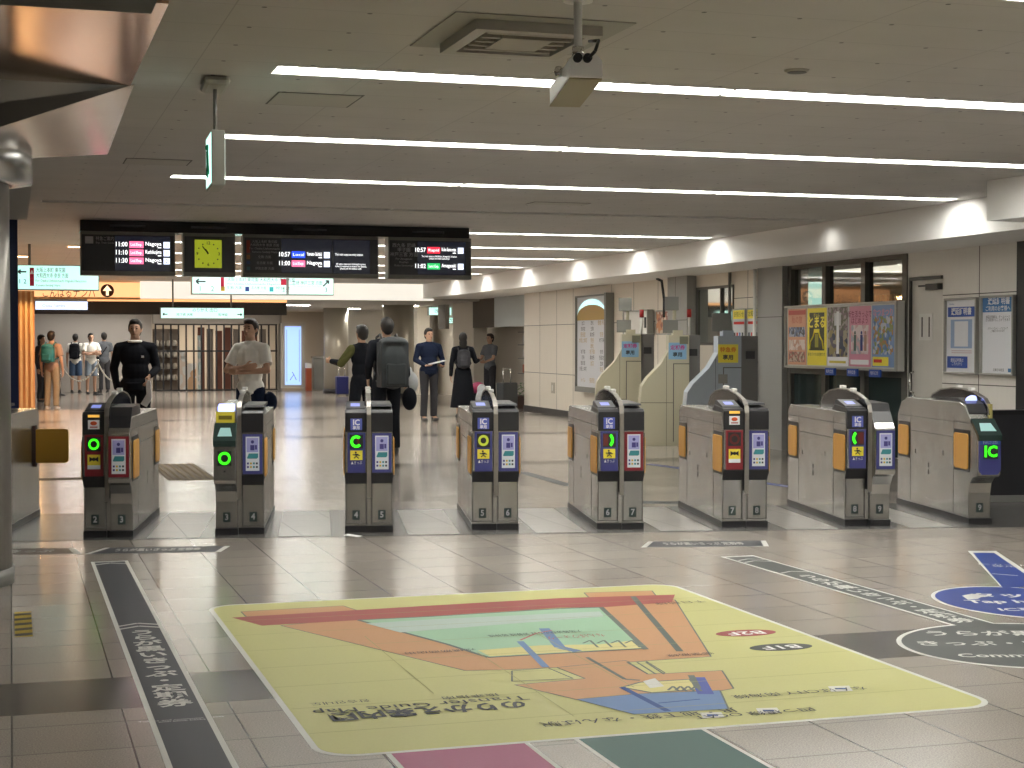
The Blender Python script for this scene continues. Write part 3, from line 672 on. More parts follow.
p = MB(); p.box((-h + 0.05, -0.09, 0.36), (-h + 0.14, -0.086, 0.44), TXT_G); wall_text(p, '特急ご案内', -h + 0.27, 0.415, -0.09, TXT_G, 0.05, width=0.2); wall_text(p, 'Exp. Train Guide', -h + 0.27, 0.37, -0.09, TXT_G, 0.03, width=0.2); p.build('lettering', None, t)
# clock
t, h, H_ = board('hanging_clock', 1.92, 2.52, 'square hanging clock with yellow green dial near five to eleven', 'clock')
d_ = MB().box((-0.17, -0.092, 0.10), (0.14, -0.086, 0.425)).build('dial', mat('lit olive dial', (0.36, 0.42, 0.03), 0.5, emit=(0.50, 0.58, 0.03), es=0.26), t)
p = MB(); c0 = Vector((-0.015, 0.2625))
for k in range(12):
    a = R(k * 30); q = c0 + Vector((math.sin(a), math.cos(a))) * 0.125
    if k % 3 == 0: wall_text(p, {0: '12', 3: '3', 6: '6', 9: '9'}[k], q.x, q.y, -0.0935, TXT_D, 0.05, bold=0.02)
    else: p.cyl((q.x, -0.094, q.y), (q.x, -0.0915, q.y), 0.009, n=8, m=TXT_D)
p.build('numerals', None, d_)
for nm, ang, L, w in (('hour_hand', 328, 0.065, 0.010), ('minute_hand', 322, 0.11, 0.007)):
    a = R(ang); e = c0 + Vector((math.sin(a), math.cos(a))) * L; MB().cyl((c0.x, -0.097, c0.y), (e.x, -0.097, e.y), w, n=6).build(nm, TXT_D, d_)
# wide board
t, h, H_ = board('departure_board', 2.61, 4.23, 'wide dark departure board with two screens right of the clock', 'departure board')
lay(t, h, H_, -0.36, 0.24, [(-0.33, 0.27, '10:57', 'Local', 'Yamato-Saidaiji', '2', 0, BLUEL), (-0.33, 0.165, '11:00', 'Ltd.Exp.', 'Nagoya', '1', 0, PINK)])
s_ = MB().box((0.26, -0.089, 0.055), (0.70, -0.0865, H_ - 0.05)).build('screen', SCR, t)
p = MB(); wall_text(p, 'This train stops at every station.', 0.45, 0.28, -0.092, TXT_W, 0.04, width=0.34)
wall_text(p, 'All seats reserved. A limited express\nticket is required to board. For details,\nplease ask the station staff.', 0.47, 0.14, -0.092, TXT_W, 0.03, width=0.38); p.build('message', None, s_)
p = MB(); rdm = simple('dull red print', (0.28, 0.04, 0.02)); p.box((-h + 0.04, -0.09, 0.28), (-h + 0.08, -0.086, 0.43), rdm); p.box((-h + 0.04, -0.09, 0.21), (-h + 0.08, -0.086, 0.26), simple('dull orange print', (0.3, 0.12, 0.04))); p.box((-h + 0.04, -0.09, 0.15), (-h + 0.08, -0.086, 0.19), simple('dull blue print', (0.03, 0.06, 0.16))); p.box((-h + 0.04, -0.09, 0.08), (-h + 0.08, -0.086, 0.12), simple('dull teal print', (0.05, 0.14, 0.16)))
for z_, s__ in ((0.415, '大阪上本町 東花園'), (0.375, '大和西大寺 奈良 方面'), (0.335, 'For Osaka-Uehommachi'), (0.295, 'Yamato-Saidaiji Nara'), (0.235, '生駒 方面'), (0.165, '名古屋 方面'), (0.10, '伊勢志摩 方面')): wall_text(p, s__, -h + 0.25, z_, -0.09, TXT_G, 0.036)
p.build('lettering', None, t)
# right board
t, h, H_ = board('departure_board', 4.35, 5.39, 'dark departure board with red and green train tags, rightmost on the gantry', 'departure board')
s_ = lay(t, h, H_, -0.16, h - 0.08, [(-0.13, 0.35, '10:57', 'Rapid', 'Kobe-Sannomiya', '3', 0, REDL), (-0.13, 0.155, '11:02', 'Semi Exp.', 'Amagasaki', '3', 0, GRNL)])
p = MB(); wall_text(p, 'This train stops at Nishikujo, Amagasaki, Koshien\nUozaki and Kobe-Sannomiya', 0.11, 0.262, -0.092, TXT_W, 0.03, width=0.44); p.build('message', None, s_)
p = MB()
for z_, s__, k_ in ((0.40, '西九条 尼崎', .055), (0.345, '甲子園', .055), (0.29, '神戸三宮 方面', .055), (0.24, 'For Amagasaki', .035), (0.20, 'Koshien', .035), (0.16, 'Kobe-Sannomiya', .035)): wall_text(p, s__, -h + 0.19, z_, -0.09, TXT_G, k_)
p.build('lettering', None, t)

def litsign(name, lab, x0, x1, z0, z1, y_, items):
    t = thing(name, lab, 'lit sign', ((x0 + x1) / 2, y_, z0)); h = (x1 - x0) / 2; H_ = z1 - z0
    MB().box((-h, 0, 0), (h, 0.16, H_)).build('housing', GREY, t); f = MB().box((-h + 0.01, -0.008, 0.015), (h - 0.01, 0.0, H_ - 0.01)).build('face', MINT, t)
    for s_ in (-1, 1): MB().cyl((s_ * h * 0.7, 0.08, H_), (s_ * h * 0.7, 0.08, (2.5 if y_ > 38 else CH) - z0), 0.02, n=8).build('hanger', GREY, t)
    p = MB(); items(p, h, H_); p.build('lettering', None, f); return t
PR = simple('crimson print', (0.55, 0.01, 0.05)); NV = simple('navy print', (0.02, 0.05, 0.25)); OC = simple('ochre mark', (0.6, 0.4, 0.05)); TL = simple('teal mark', (0.03, 0.4, 0.45))
def arrow(p, x, z, s_, m, d, ang=0):
    c = Matrix.Rotation(ang, 3, 'Y')
    def q(a, b): v = c @ Vector((a * s_, 0, b * s_)); return (x + v.x, z + v.z)
    def seg(a, b): (x1, z1), (x2, z2) = q(*a), q(*b); p.cyl((x1, d, z1), (x2, d, z2), 0.012, n=6, m=m)
    seg((-1, 0), (1, 0)); seg((-1, 0), (-0.4, 0.5)); seg((-1, 0), (-0.4, -0.5))
def it1(p, h, H_):
    arrow(p, -h + 0.07, H_ - 0.1, 0.055, TXT_D, -0.012); p.box((-h + 0.17, -0.011, 0.06), (-h + 0.23, -0.009, H_ - 0.04), PR); p.prism([(-h + 0.175, H_ - 0.13), (-h + 0.225, H_ - 0.13), (-h + 0.2, H_ - 0.07)], -0.013, -0.011, 'y', WHP)
    wall_text(p, '1 2', -h + 0.07, 0.12, -0.011, NV, 0.09)
    wall_text(p, '大阪上本町 東花園', -h + 0.46, H_ - 0.075, -0.011, TXT_D, 0.075, width=0.40); wall_text(p, '大和西大寺 奈良 方面', -h + 0.48, H_ - 0.155, -0.011, TXT_D, 0.075, width=0.44)
    wall_text(p, 'For Osaka-Uehommachi Higashi-Hanazono', -h + 0.60, H_ - 0.225, -0.011, TXT_D, 0.05, width=0.70); wall_text(p, 'Yamato-Saidaiji Nara', -h + 0.42, H_ - 0.29, -0.011, TXT_D, 0.045, width=0.34)
litsign('direction_sign', 'mint lit direction sign with red tab left of the gantry boards', 0.10, 1.23, 2.24, 2.60, 24.0, it1)
def it2(p, h, H_):
    arrow(p, -h + 0.13, H_ - 0.08, 0.07, TXT_D, -0.012)
    wall_text(p, '1', -h + 0.12, 0.08, -0.011, TXT_D, 0.11); wall_text(p, '2', -h + 0.30, 0.08, -0.011, TXT_D, 0.11)
    p.box((-h + 0.42, -0.011, H_ - 0.17), (-h + 0.47, -0.009, H_ - 0.015), PR)
    wall_text(p, '大阪上本町 東花園 大和西大寺 奈良 方面', -h + 1.02, H_ - 0.05, -0.011, TXT_D, 0.06, width=1.0); wall_text(p, 'For Osaka-Uehommachi Higashi-Hanazono', -h + 1.02, H_ - 0.11, -0.011, TXT_D, 0.04, width=1.0)
    for q, (m_, w_) in enumerate(((OC, '生駒 方面'), (NV, '名古屋 方面'), (TL, '伊勢志摩 方面'))):
        p.box((-h + 0.42 + q * 0.36, -0.011, 0.05), (-h + 0.48 + q * 0.36, -0.009, 0.12), m_); wall_text(p, w_, -h + 0.62 + q * 0.36, 0.10, -0.011, TXT_D, 0.05, width=0.22); wall_text(p, 'For Nagoya', -h + 0.62 + q * 0.36, 0.055, -0.011, TXT_G, 0.03, width=0.2)
    p.box((h - 0.72, -0.012, 0.015), (h - 0.68, -0.009, H_ - 0.01), GREY); wall_text(p, '3', h - 0.76, 0.07, -0.012, TXT_D, 0.09); p.box((h - 0.80, -0.012, H_ - 0.12), (h - 0.72, -0.009, H_ - 0.03), PR)
    wall_text(p, '尼崎 神戸三宮 方面', h - 0.40, H_ - 0.09, -0.011, TXT_D, 0.07, width=0.45); wall_text(p, 'For Amagasaki Kobe-Sannomiya', h - 0.40, 0.13, -0.011, TXT_G, 0.04, width=0.42)
    arrow(p, h - 0.12, H_ - 0.09, 0.06, TXT_D, -0.012, R(135 + 0)); wall_text(p, '3', h - 0.12, 0.08, -0.011, TXT_D, 0.1)
litsign('direction_sign', 'long mint lit direction sign below the clock and wide board', 2.55, 4.66, 2.20, 2.47, 24.0, it2)
def it3(p, h, H_):
    arrow(p, -h + 0.10, 0.10, 0.05, TXT_D, -0.012); arrow(p, h - 0.10, 0.10, 0.05, TXT_D, -0.012, R(180)); wall_text(p, 'のりかえ 出口', 0.05, 0.19, -0.011, TXT_D, 0.09); wall_text(p, '地下鉄 JR線', -0.4, 0.09, -0.011, TXT_D, 0.07); wall_text(p, '阪神線', 0.45, 0.09, -0.011, TXT_D, 0.07)
litsign('direction_sign', 'low mint lit sign with arrows at both ends under the header', 3.20, 5.05, 2.02, 2.27, 36.6, it3)
def it4(p, h, H_): wall_text(p, '改札口', 0, H_ / 2, -0.011, TXT_D, 0.12)
litsign('direction_sign', 'small far mint lit sign beside the round pillar top', 11.25, 11.95, 2.25, 2.48, 44.0, it4)
litsign('direction_sign', 'smaller of the far mint signs, hung lower to the right', 11.75, 12.15, 2.02, 2.19, 43.8, it4)
# orange lit name panel
t = thing('shop_name_panel', 'glowing orange name panel with round arrow badge at the left header', 'shop sign', (1.72, 37.9, 2.50))
f = MB().box((-1.9, -0.05, 0), (1.13, 0.0, 0.36)).build('panel', mat('orange lit fascia', (0.7, 0.4, 0.2), 0.5, emit=(1.0, 0.48, 0.21), es=0.68), t)
MB().box((-1.9, -0.08, -0.03), (1.13, -0.05, 0.02)).build('lower_lip', simple('amber lip', (0.6, 0.35, 0.15)), t)
BR = simple('brown lettering', (0.08, 0.03, 0.01)); p = MB(); wall_text(p, 'こんぱるナンバ', -0.45, 0.10, -0.053, BR, 0.24, width=1.15)
p.lathe([(0.0, 0), (0.155, 0), (0.155, 0.004), (0, 0.004)], (0, 0, 0), m=BR) if False else None
bd_ = []
for k in range(24): bd_.append((0.40 + 0.15 * math.cos(R(k * 15)), 0.17 + 0.15 * math.sin(R(k * 15))))
p.prism(bd_, -0.056, -0.051, 'y', BR); LO = mat('pale orange glow', (1, 0.7, 0.4), 0.5, emit=(1, 0.7, 0.42), es=0.9)
p.prism([(0.37, 0.06), (0.43, 0.06), (0.43, 0.18), (0.37, 0.18)], -0.060, -0.056, 'y', LO); p.prism([(0.30, 0.17), (0.50, 0.17), (0.40, 0.29)], -0.060, -0.056, 'y', LO)
p.build('lettering', None, f)
t = thing('shop_light_strip', 'long thin amber light strip under the header with pale blue sign panel', 'shop sign', (2.9, 38.3, 2.30))
MB().box((-2.4, 0, -0.16), (3.4, 0.1, 0.14)).build('dark_fascia', simple('dark fascia', (0.03, 0.028, 0.025)), t)
MB().box((-1.2, -0.02, 0.14), (3.4, 0.05, 0.20)).build('amber_strip', mat('amber strip', (1, 0.6, 0.3), 0.5, emit=(1, 0.5, 0.2), es=0.55), t)
f = MB().box((-2.35, -0.03, -0.06), (-1.2, 0, 0.13)).build('blue_sign', mat('pale blue sign', (0.6, 0.7, 0.9), 0.5, emit=(0.66, 0.78, 1.0), es=0.7), t)
p = MB(); wall_text(p, 'Osaka Namba', -1.95, 0.03, -0.035, TXT_G, 0.10, width=0.5); p.build('lettering', None, f)

# ------------------------------------------------------------------ far hall
# wood slatted lit column
t = thing('slatted_column', 'tall column of warm lit wooden slats at the far left', 'column', (0.33, 36.2, 0))
MB().box((-0.36, 0.05, 0.02), (0.17, 0.3, 2.6)).build('core', mat('warm core', (0.5, 0.25, 0.1), 0.6), t)
s_ = MB()
for k in range(5): s_.box((-0.35 + k * 0.108, 0.0, 0.02), (-0.30 + k * 0.108, 0.06, 2.6))
s_.build('slats', WOOD, t)
for z_ in (2.55,): area((0.33, 35.9, 2.6), 0.5, 0.1, 12, (1, 0.6, 0.25), (R(-35), 0, 0))
struct(MB().box((-0.6, 16.4, 0), (0.075, 16.7, 2.84)).build('pillar_left_blue', mat('navy pillar panel', (0.006, 0.014, 0.06), 0.3)))
struct(MB().box((-1.5, 12.6, 2.66), (0.16, 16.0, 2.9)).build('ceiling_bulkhead', simple('bulkhead paint', (0.36, 0.36, 0.34))))
# shop shutter
bz = 49.5
t = thing('lattice_shutter', 'black lattice shutter closing the far shop', 'shutter', (6.0, bz, 0))
br = MB()
for k in range(17): br.box((-1.85 + k * 0.2275, 0, 0.02), (-1.80 + k * 0.2275, 0.04, 2.05))
br.build('bars', BLACK, t); r_ = MB()
for z_ in (0.03, 1.22, 2.03): r_.box((-1.85, -0.01, z_ - 0.02), (1.85, 0.05, z_ + 0.03))
r_.build('rails', BLACK, t)
struct(MB().box((4.1, 49.4, 2.05), (7.9, 49.7, 2.5)).build('wall_shop_lintel', simple('lintel paint', (0.34, 0.31, 0.27))))
RB = simple('red brown board', (0.15, 0.055, 0.035)); GB = simple('greige board', (0.22, 0.19, 0.16))
random.seed(11)
dg_ = ['first', 'second', 'third', 'fourth', 'fifth', 'sixth', 'seventh', 'eighth']
for k in range(8):
    x0 = 5.5 + k * 0.27
    tag(MB().box((x0, 50.1, 0), (x0 + 0.2, 50.2, 1.95 - 0.05 * (k % 3))).build('display_panel', RB if k % 3 != 1 else GB), 'tall %s panel inside the shuttered shop, %s from the left' % ('red brown' if k % 3 != 1 else 'greige', dg_[k]), 'panel', 'panels in the shuttered shop')
for k, (x0, w_, h_, c_, lb) in enumerate(((4.93, 0.16, 1.25, (0.6, 0.5, 0.42), 'pale narrow poster stand'), (5.16, 0.26, 0.85, (0.55, 0.35, 0.2), 'low poster stand with an orange picture'), (5.46, 0.12, 1.7, (0.4, 0.5, 0.5), 'slim pale green banner stand'))):
    t = thing('poster_stand', lb + ' behind the lattice shutter', 'stand', (x0 + w_ / 2, 49.85, 0), 0)
    MB().box((-w_ / 2, 0, 0.02), (w_ / 2, 0.03, h_), ptex('stand print %d' % k, [c_, (0.6, 0.6, 0.58), c_], 6, k)).build('panel', None, t); MB().box((-w_ / 2, -0.08, 0), (w_ / 2, 0.1, 0.02)).build('base', BLACK, t)
t = thing('shop_shelf', 'dark shelf of pale goods behind the lattice shutter', 'shelf', (4.55, 50.2, 0))
MB().box((-0.38, 0.3, 0), (0.38, 0.34, 1.9)).build('back_panel', GB, t)
for z_ in (0.3, 0.65, 1.0, 1.35): MB().box((-0.38, 0, z_), (0.38, 0.3, z_ + 0.02)).build('shelf_board', simple('dark board', (0.06, 0.045, 0.035)), t)
k = 0
for z_ in (0.32, 0.67, 1.02, 1.37):
    for x_ in (-0.27, -0.09, 0.09, 0.27):
        o = MB().lathe([(0.05, 0), (0.07, 0.02), (0.07, 0.12), (0.04, 0.18)], n=10).build('goods_jar', mat('pale goods', (0.45, 0.42, 0.36), 0.4)); o.location = (4.55 + x_, 50.3, z_); tag(o, 'small pale jar on the shelf behind the lattice shutter', 'jar', 'pale jars in the shuttered shop'); k += 1
area((6, 51.2, 2.4), 3, 1, 60, (1, 0.8, 0.6))
# far walls right of the shutter
struct(MB().box((7.9, 49.6, 0), (8.0, 50.2, 2.5)).build('wall_shop_side', simple('shop side', (0.3, 0.28, 0.25))))
t = thing('lit_poster_case', 'tall blue white illuminated poster case in pale frame beyond the second gate', 'poster case', (8.30, 49.3, 0.08))
MB().box((-0.36, 0, 0), (0.36, 0.14, 2.0)).build('frame', mat('pale frame', (0.5, 0.47, 0.40), 0.4), t)
f = MB().box((-0.25, -0.006, 0.10), (0.25, 0.0, 1.9)).build('lit_sheet', mat('blue lit sheet', (0.4, 0.6, 1), 0.4, emit=(0.32, 0.5, 1.0), es=0.6), t)
p = MB(); bl = simple('blue ink', (0.02, 0.06, 0.3)); p.box((-0.2, -0.01, 0.2), (-0.19, -0.006, 1.8), bl); p.box((0.19, -0.01, 0.2), (0.2, -0.006, 1.8), bl); p.tube([(-0.03, -0.01, 0.5), (0.02, -0.01, 0.42), (-0.1, -0.01, 0.25)], 0.008, 5, bl); p.tube([(0.02, -0.01, 0.42), (0.1, -0.01, 0.25)], 0.008, 5, bl); p.build('drawing', None, f)
t = thing('waste_bin', 'grey box bin between the lit case and round pillar', 'bin', (9.05, 49.2, 0)); MB().box((-0.16, -0.15, 0.02), (0.2, 0.2, 1.0)).build('body', GREY, t, bevel=0.01); MB().box((-0.18, -0.17, 1.0), (0.22, 0.22, 1.06)).build('lid', STEEL, t); 
t = thing('umbrella_stand', 'narrow red and white stand beside the lit case', 'stand', (8.74, 49.0, 0)); MB().box((-0.08, 0, 0.0), (0.08, 0.2, 0.7)).build('body', simple('rust red', (0.35, 0.08, 0.03)), t); MB().box((-0.08, 0, 0.7), (0.08, 0.2, 0.85)).build('top', WHITE, t)
for (x_, y_, r_, lb) in ((9.15, 46.8, 0.36, 'round steel clad pillar left of the travellers'), (10.05, 42.6, 0.42, 'round steel clad pillar rising behind the backpackers')):
    t = thing('round_pillar', lb, 'pillar', (x_, y_, 0)); MB().lathe([(r_, 0.12), (r_, 2.5)]).build('cladding', mat('pillar steel', (0.46, 0.43, 0.36), 0.35, 0.4), t); MB().lathe([(r_ + 0.02, 0), (r_ + 0.02, 0.12)]).build('skirting', BLACK, t)
struct(MB().box((10.1, 50.0, 0), (13.0, 50.2, 2.5)).build('wall_far_right', simple('pale far wall', (0.66, 0.64, 0.58))))
# shops on the right behind the wall end
struct(MB().box((10.72, 33.42, 0), (11.9, 33.5, 2.55)).build('wall_right_return', WALLP))
struct(MB().box((11.9, 33.4, 0), (12.0, 50, 2.55)).build('wall_right_recess', simple('recess paint', (0.58, 0.54, 0.47))))
for (y0, y1, c_, x_, nm) in ((34.0, 36.4, (0.48, 0.52, 0.52), 10.9, 'wall_right_pale_blue'), (36.4, 38.6, (0.10, 0.085, 0.065), 11.0, 'wall_right_brown'), (41.6, 42.4, (0.10, 0.085, 0.065), 11.1, 'wall_right_brown_far')):
    struct(MB().box((x_, y0, 1.85), (x_ + 0.1, y1, 2.55)).build(nm, simple(nm, c_)))
for (y0, y1) in ((38.7, 40.7), (44.5, 46.2)):
    struct(MB().box((11.05, y0, 0), (11.4, y1, 2.55)).build('wall_right_white_pier', simple('white pier', (0.62, 0.58, 0.50))))
t = thing('goods_shelf', 'tall shop shelf with red and white packets beyond the cream wall end', 'shelf', (11.45, 35.0, 0), R(-90))
MB().box((-1.3, 0.3, 0), (1.3, 0.35, 1.8)).build('back_panel', simple('shelf back', (0.4, 0.37, 0.32)), t)
for z_ in (0.75, 1.1, 1.42, 1.72): MB().box((-1.3, 0, z_), (1.3, 0.3, z_ + 0.025)).build('shelf_board', GREY, t)
for z_, c_, nm in ((0.775, (0.55, 0.2, 0.12), 'red orange packet'), (1.125, (0.6, 0.58, 0.55), 'white packet'), (1.445, (0.5, 0.5, 0.5), 'grey white packet')):
    for k in range(9):
        o = MB().box((-0.09, -0.1, 0), (0.09, 0.1, 0.2)).build('snack_packet', simple(nm, c_), bevel=0.02); o.location = (11.59, 33.85 + k * 0.27, z_); tag(o, '%s standing on the tall shop shelf' % nm, 'packet', nm + 's on the shop shelf')
t = thing('plant_trough', 'green bushy plants in dark trough under the shop shelf', 'plant', (11.1, 35.2, 0))
MB().box((-0.2, -0.6, 0), (0.2, 0.6, 0.28)).build('trough', simple('dark trough', (0.08, 0.05, 0.04)), t)
lf = MB(); random.seed(5)
for k in range(160):
    x_, y_, z_ = random.uniform(-.2, .2), random.uniform(-.6, .6), random.uniform(.28, .55); a = random.uniform(0, 6.28)
    d1 = Vector((math.cos(a), math.sin(a), random.uniform(-.3, .6))) * 0.09; d2 = Vector((-math.sin(a), math.cos(a), 0)) * 0.025; c = Vector((x_, y_, z_))
    lf.poly([c, c + d1 * .5 + d2, c + d1, c + d1 * .5 - d2])
lf.build('foliage', mat('leaf green', (0.06, 0.20, 0.03), 0.5), t)
# left far wall with shop glow
struct(MB().box((-0.5, 50.0, 0), (4.1, 50.2, 2.5)).build('wall_far_left', simple('far left wall', (0.42, 0.39, 0.35))))
area((2.2, 49.0, 2.44), 3, 0.6, 12, (1, 0.95, 0.9))

# rope barrier
posts = [tuple(PY(px_, 350, 46.9))[:2] for px_ in (60, 98, 130)]
nm_ = ['left', 'middle', 'right']
for k, (x_, y_) in enumerate(posts):
    t = thing('rope_post', 'slim barrier post near the waiting group, %s of three' % nm_[k], 'barrier post', (x_, y_, 0), 0, 'rope barrier posts')
    MB().lathe([(0.15, 0), (0.15, 0.02), (0.03, 0.05)], n=20).build('base', BLACK, t); MB().cyl((0, 0, 0.03), (0, 0, 0.95), 0.022).build('pole', CHROME, t); MB().ball((0, 0, 0.97), 0.035).build('finial', CHROME, t)
for k, (a, b) in enumerate(zip(posts, posts[1:])):
    pts = []
    for i in range(17):
        s_ = i / 16; pts.append((a[0] + (b[0] - a[0]) * s_, a[1] + (b[1] - a[1]) * s_, 0.9 - 0.5 * (1 - (2 * s_ - 1) ** 2)))
    tag(MB().tube(pts, 0.022).build('barrier_rope', simple('rope white', (0.6, 0.56, 0.48))), 'sagging white rope between the %s barrier posts' % ('left and middle', 'middle and right')[k], 'rope', 'barrier ropes')

# ------------------------------------------------------------------ ceiling fittings
t = thing('ceiling_cassette', 'square ceiling air conditioning cassette beside the hanging box camera', 'air conditioner', (2.22, 7.02, CH))
f = MB(); f.box((-0.41, -0.41, -0.006), (0.41, 0.41, -0.001), simple('cassette surround', (0.36, 0.35, 0.31))); f.build('surround', None, t)
f = MB(); q = mat('beige grille', (0.34, 0.31, 0.24), 0.5)
for a, b in (((-0.29, -0.31), (0.29, -0.25)), ((-0.29, 0.25), (0.29, 0.31)), ((-0.29, -0.25), (-0.23, 0.25)), ((0.23, -0.25), (0.29, 0.25))): f.box((a[0], a[1], -0.05), (b[0], b[1], -0.006))
f.build('frame', mat('cassette frame', (0.40, 0.38, 0.33), 0.5), t)
f = MB()
for k in range(5): f.box((-0.21, -0.22 + k * 0.1, -0.045), (0.21, -0.19 + k * 0.1, -0.02))
f.box((-0.12, -0.14, -0.05), (0.12, 0.14, -0.03)); f.build('louvre', q, t); MB().box((-0.23, -0.25, -0.02), (0.23, 0.25, -0.007)).build('duct', BLACK, t)
# box camera
P0 = PY(578, 2, 6.2); rc = PY(586, 66, 6.1); fc = PY(566, 93, 6.5)
t = thing('surveillance_camera', 'white box camera hanging from a ceiling pole near the cassette', 'camera', (rc.x, rc.y, rc.z))
d = (fc - rc).normalized(); Lc = 0.42; qt = d.to_track_quat('Y', 'Z'); MX = qt.to_matrix().to_4x4()
b = MB(); b.prism([(-0.068, -0.045), (0.068, -0.045), (0.068, 0.025), (0.045, 0.05), (-0.045, 0.05), (-0.068, 0.025)], 0, Lc, 'y', mat('camera white', (0.86, 0.86, 0.82), 0.4)); b.build('housing', None, t, bevel=0.004, xf=MX)
MB().box((-0.066, 0.01, -0.052), (0.066, Lc + 0.02, -0.046)).build('underside_plate', mat('tan plate', (0.30, 0.26, 0.15), 0.5), t, xf=MX)
for s_ in (-1, 1): MB().cyl((-0.015 + s_ * 0.02, -0.02, 0.03), (-0.015 + s_ * 0.02, 0.02, 0.03), 0.018).build('cable_gland', BLACK, t, xf=MX)
MB().tube([(0.01, -0.02, 0.03), (0.03, -0.04, 0.05), (0.05, -0.02, 0.10), (0.03, 0.06, 0.12)], 0.007).build('cable', BLACK, t, xf=MX)
MB().lathe([(0.012, 0), (0.02, 0.02), (0.012, 0.04)]).build('knob', CHROME, t, xf=MX @ Matrix.Translation((-0.08, 0.16, 0.0)))
off = PY(578, 47, 6.2) - rc
b = MB(); b.cyl((off.x, off.y, off.z), (off.x, off.y, CH - rc.z), 0.017, m=mat('camera white', (0.86, 0.86, 0.82), 0.4)); b.cyl((off.x, off.y, CH - rc.z - 0.02), (off.x, off.y, CH - rc.z - 0.001), 0.06, m=WHITE); b.cyl((off.x, off.y, off.z), (off.x, off.y, off.z - 0.04), 0.024, m=CHROME); b.box((off.x - 0.02, off.y - 0.02, off.z - 0.065), (off.x + 0.02, off.y + 0.08, off.z - 0.035), CHROME); b.build('pole', None, t)
# exit sign
x_, y_ = G(215, 80, CH)
t = thing('exit_sign', 'slim double sided green exit sign on a ceiling rod, seen edge on', 'exit sign', (x_, y_, CH), R(-2.5))
MB().prism([(-0.07, -0.17), (0.07, -0.17), (0.07, 0.17), (-0.07, 0.17)], -0.05, -0.001, 'z').build('ceiling_mount', mat('sage mount', (0.36, 0.36, 0.31), 0.5), t, bevel=0.03)
MB().cyl((0, 0, -0.29), (0, 0, -0.05), 0.010).build('rod', GREY, t)
MB().box((-0.035, -0.2, -0.58), (0.035, 0.2, -0.29)).build('case', mat('sage mount', (0.36, 0.36, 0.31), 0.5), t, bevel=0.004)
for s_ in (-1, 1):
    f = MB().box((s_ * 0.034 - 0.002, -0.19, -0.565), (s_ * 0.034 + 0.002, 0.19, -0.30)).build('lit_face', mat('exit face', (0.5, 0.9, 0.8), 0.4, emit=(0.6, 1.0, 0.9), es=0.8), t)
    g_ = MB(); GE = simple('exit green', (0.0, 0.22, 0.1)); X_ = s_ * 0.036
    g_.ball((X_, 0.02, -0.36), 0.018, GE, 8); g_.tube([(X_, 0.02, -0.38), (X_, 0.0, -0.45), (X_, 0.05, -0.51)], 0.012, 6, GE); g_.tube([(X_, 0.0, -0.45), (X_, -0.05, -0.50)], 0.012, 6, GE); g_.tube([(X_, 0.01, -0.40), (X_, 0.06, -0.42)], 0.008, 6, GE)
    g_.build('running_figure', None, f)
# ceiling hatches and speaker
for k, (x0, y0, x1, y1, lb) in enumerate(((1.44, 9.02, 1.93, 9.5, 'square ceiling access hatch between the first two light rows'), (0.85, 12.6, 1.35, 13.0, 'faint ceiling hatch outline left of the second light row end'), (5.0, 15.3, 5.6, 15.6, 'narrow ceiling hatch just before the dark light slot'))):
    t = thing('ceiling_hatch', lb, 'hatch', ((x0 + x1) / 2, (y0 + y1) / 2, CH)); a, b = (x1 - x0) / 2, (y1 - y0) / 2
    MB().box((-a + .012, -b + .012, -0.004), (a - .012, b - .012, -0.001)).build('panel', simple('hatch paint', (0.45, 0.43, 0.38)), t)
    f = MB(); f.box((-a, -b, -0.003), (a, -b + .01, -0.001)); f.box((-a, b - .01, -0.003), (a, b, -0.001)); f.box((-a, -b + .01, -0.003), (-a + .01, b - .01, -0.001)); f.box((a - .01, -b + .01, -0.003), (a, b - .01, -0.001)); f.build('frame', JOINT, t)
x_, y_ = G(797, 70, CH)
t = thing('ceiling_speaker', 'small dark round ceiling speaker right of the box camera', 'speaker', (x_, y_, CH)); MB().lathe([(0.055, -0.012), (0.065, -0.001)]).build('rim', simple('hatch paint', (0.45, 0.43, 0.38)), t); MB().cyl((0, 0, -0.014), (0, 0, -0.012), 0.05).build('grille', mat('dark grille', (0.07, 0.065, 0.06), 0.5), t)

# steel pillar with collar and mirrored canopy at the left
t = thing('steel_pillar', 'brushed steel pillar with round collar cropped at the left edge', 'pillar', (-0.50, 10.55, 0))
MB().lathe([(0.50, 0.10), (0.50, 2.9)], n=48).build('shaft', STEEL_D, t); MB().lathe([(0.515, 0), (0.515, 0.10)], n=48).build('skirting', GREY, t)
MB().lathe([(0.52, 2.47), (0.64, 2.49), (0.64, 2.76), (0.52, 2.78)], n=48).build('collar', STEEL, t)
rr = ray(0, 127); tt = (2.66 - EYE) / rr[2]; Bp = Vector((rr[0] * tt, rr[1] * tt, 2.66))
t = thing('mirrored_canopy', 'folded mirror polished metal canopy on the ceiling, top left', 'canopy', (0, 0, 0))
P0 = Vector((0.65, 8.96, 2.893))
MB().box((-2.2, 6.75, 2.885), (0.63, 8.96, 2.898)).build('front_panel', MIRROR, t)
f = MB(); ext = Vector((-2.2, 0, 0)); Bx = P0 + (Bp - P0) * 3.2
A_ = Vector((-2.2, 8.97, 2.893))
Bx = P0 + (Bp - P0) * 1.9
f.poly([P0, A_, Vector((-2.2, 9.6, Bx.z)), Bx]); f.build('dark_facet', GREYMIR, t)
f = MB(); f.poly([P0, Bx, Vector((-2.2, 9.6, Bx.z)), Vector((-2.2, 12.35, 2.89)), Vector((0.70, 12.35, 2.893))]) if False else None
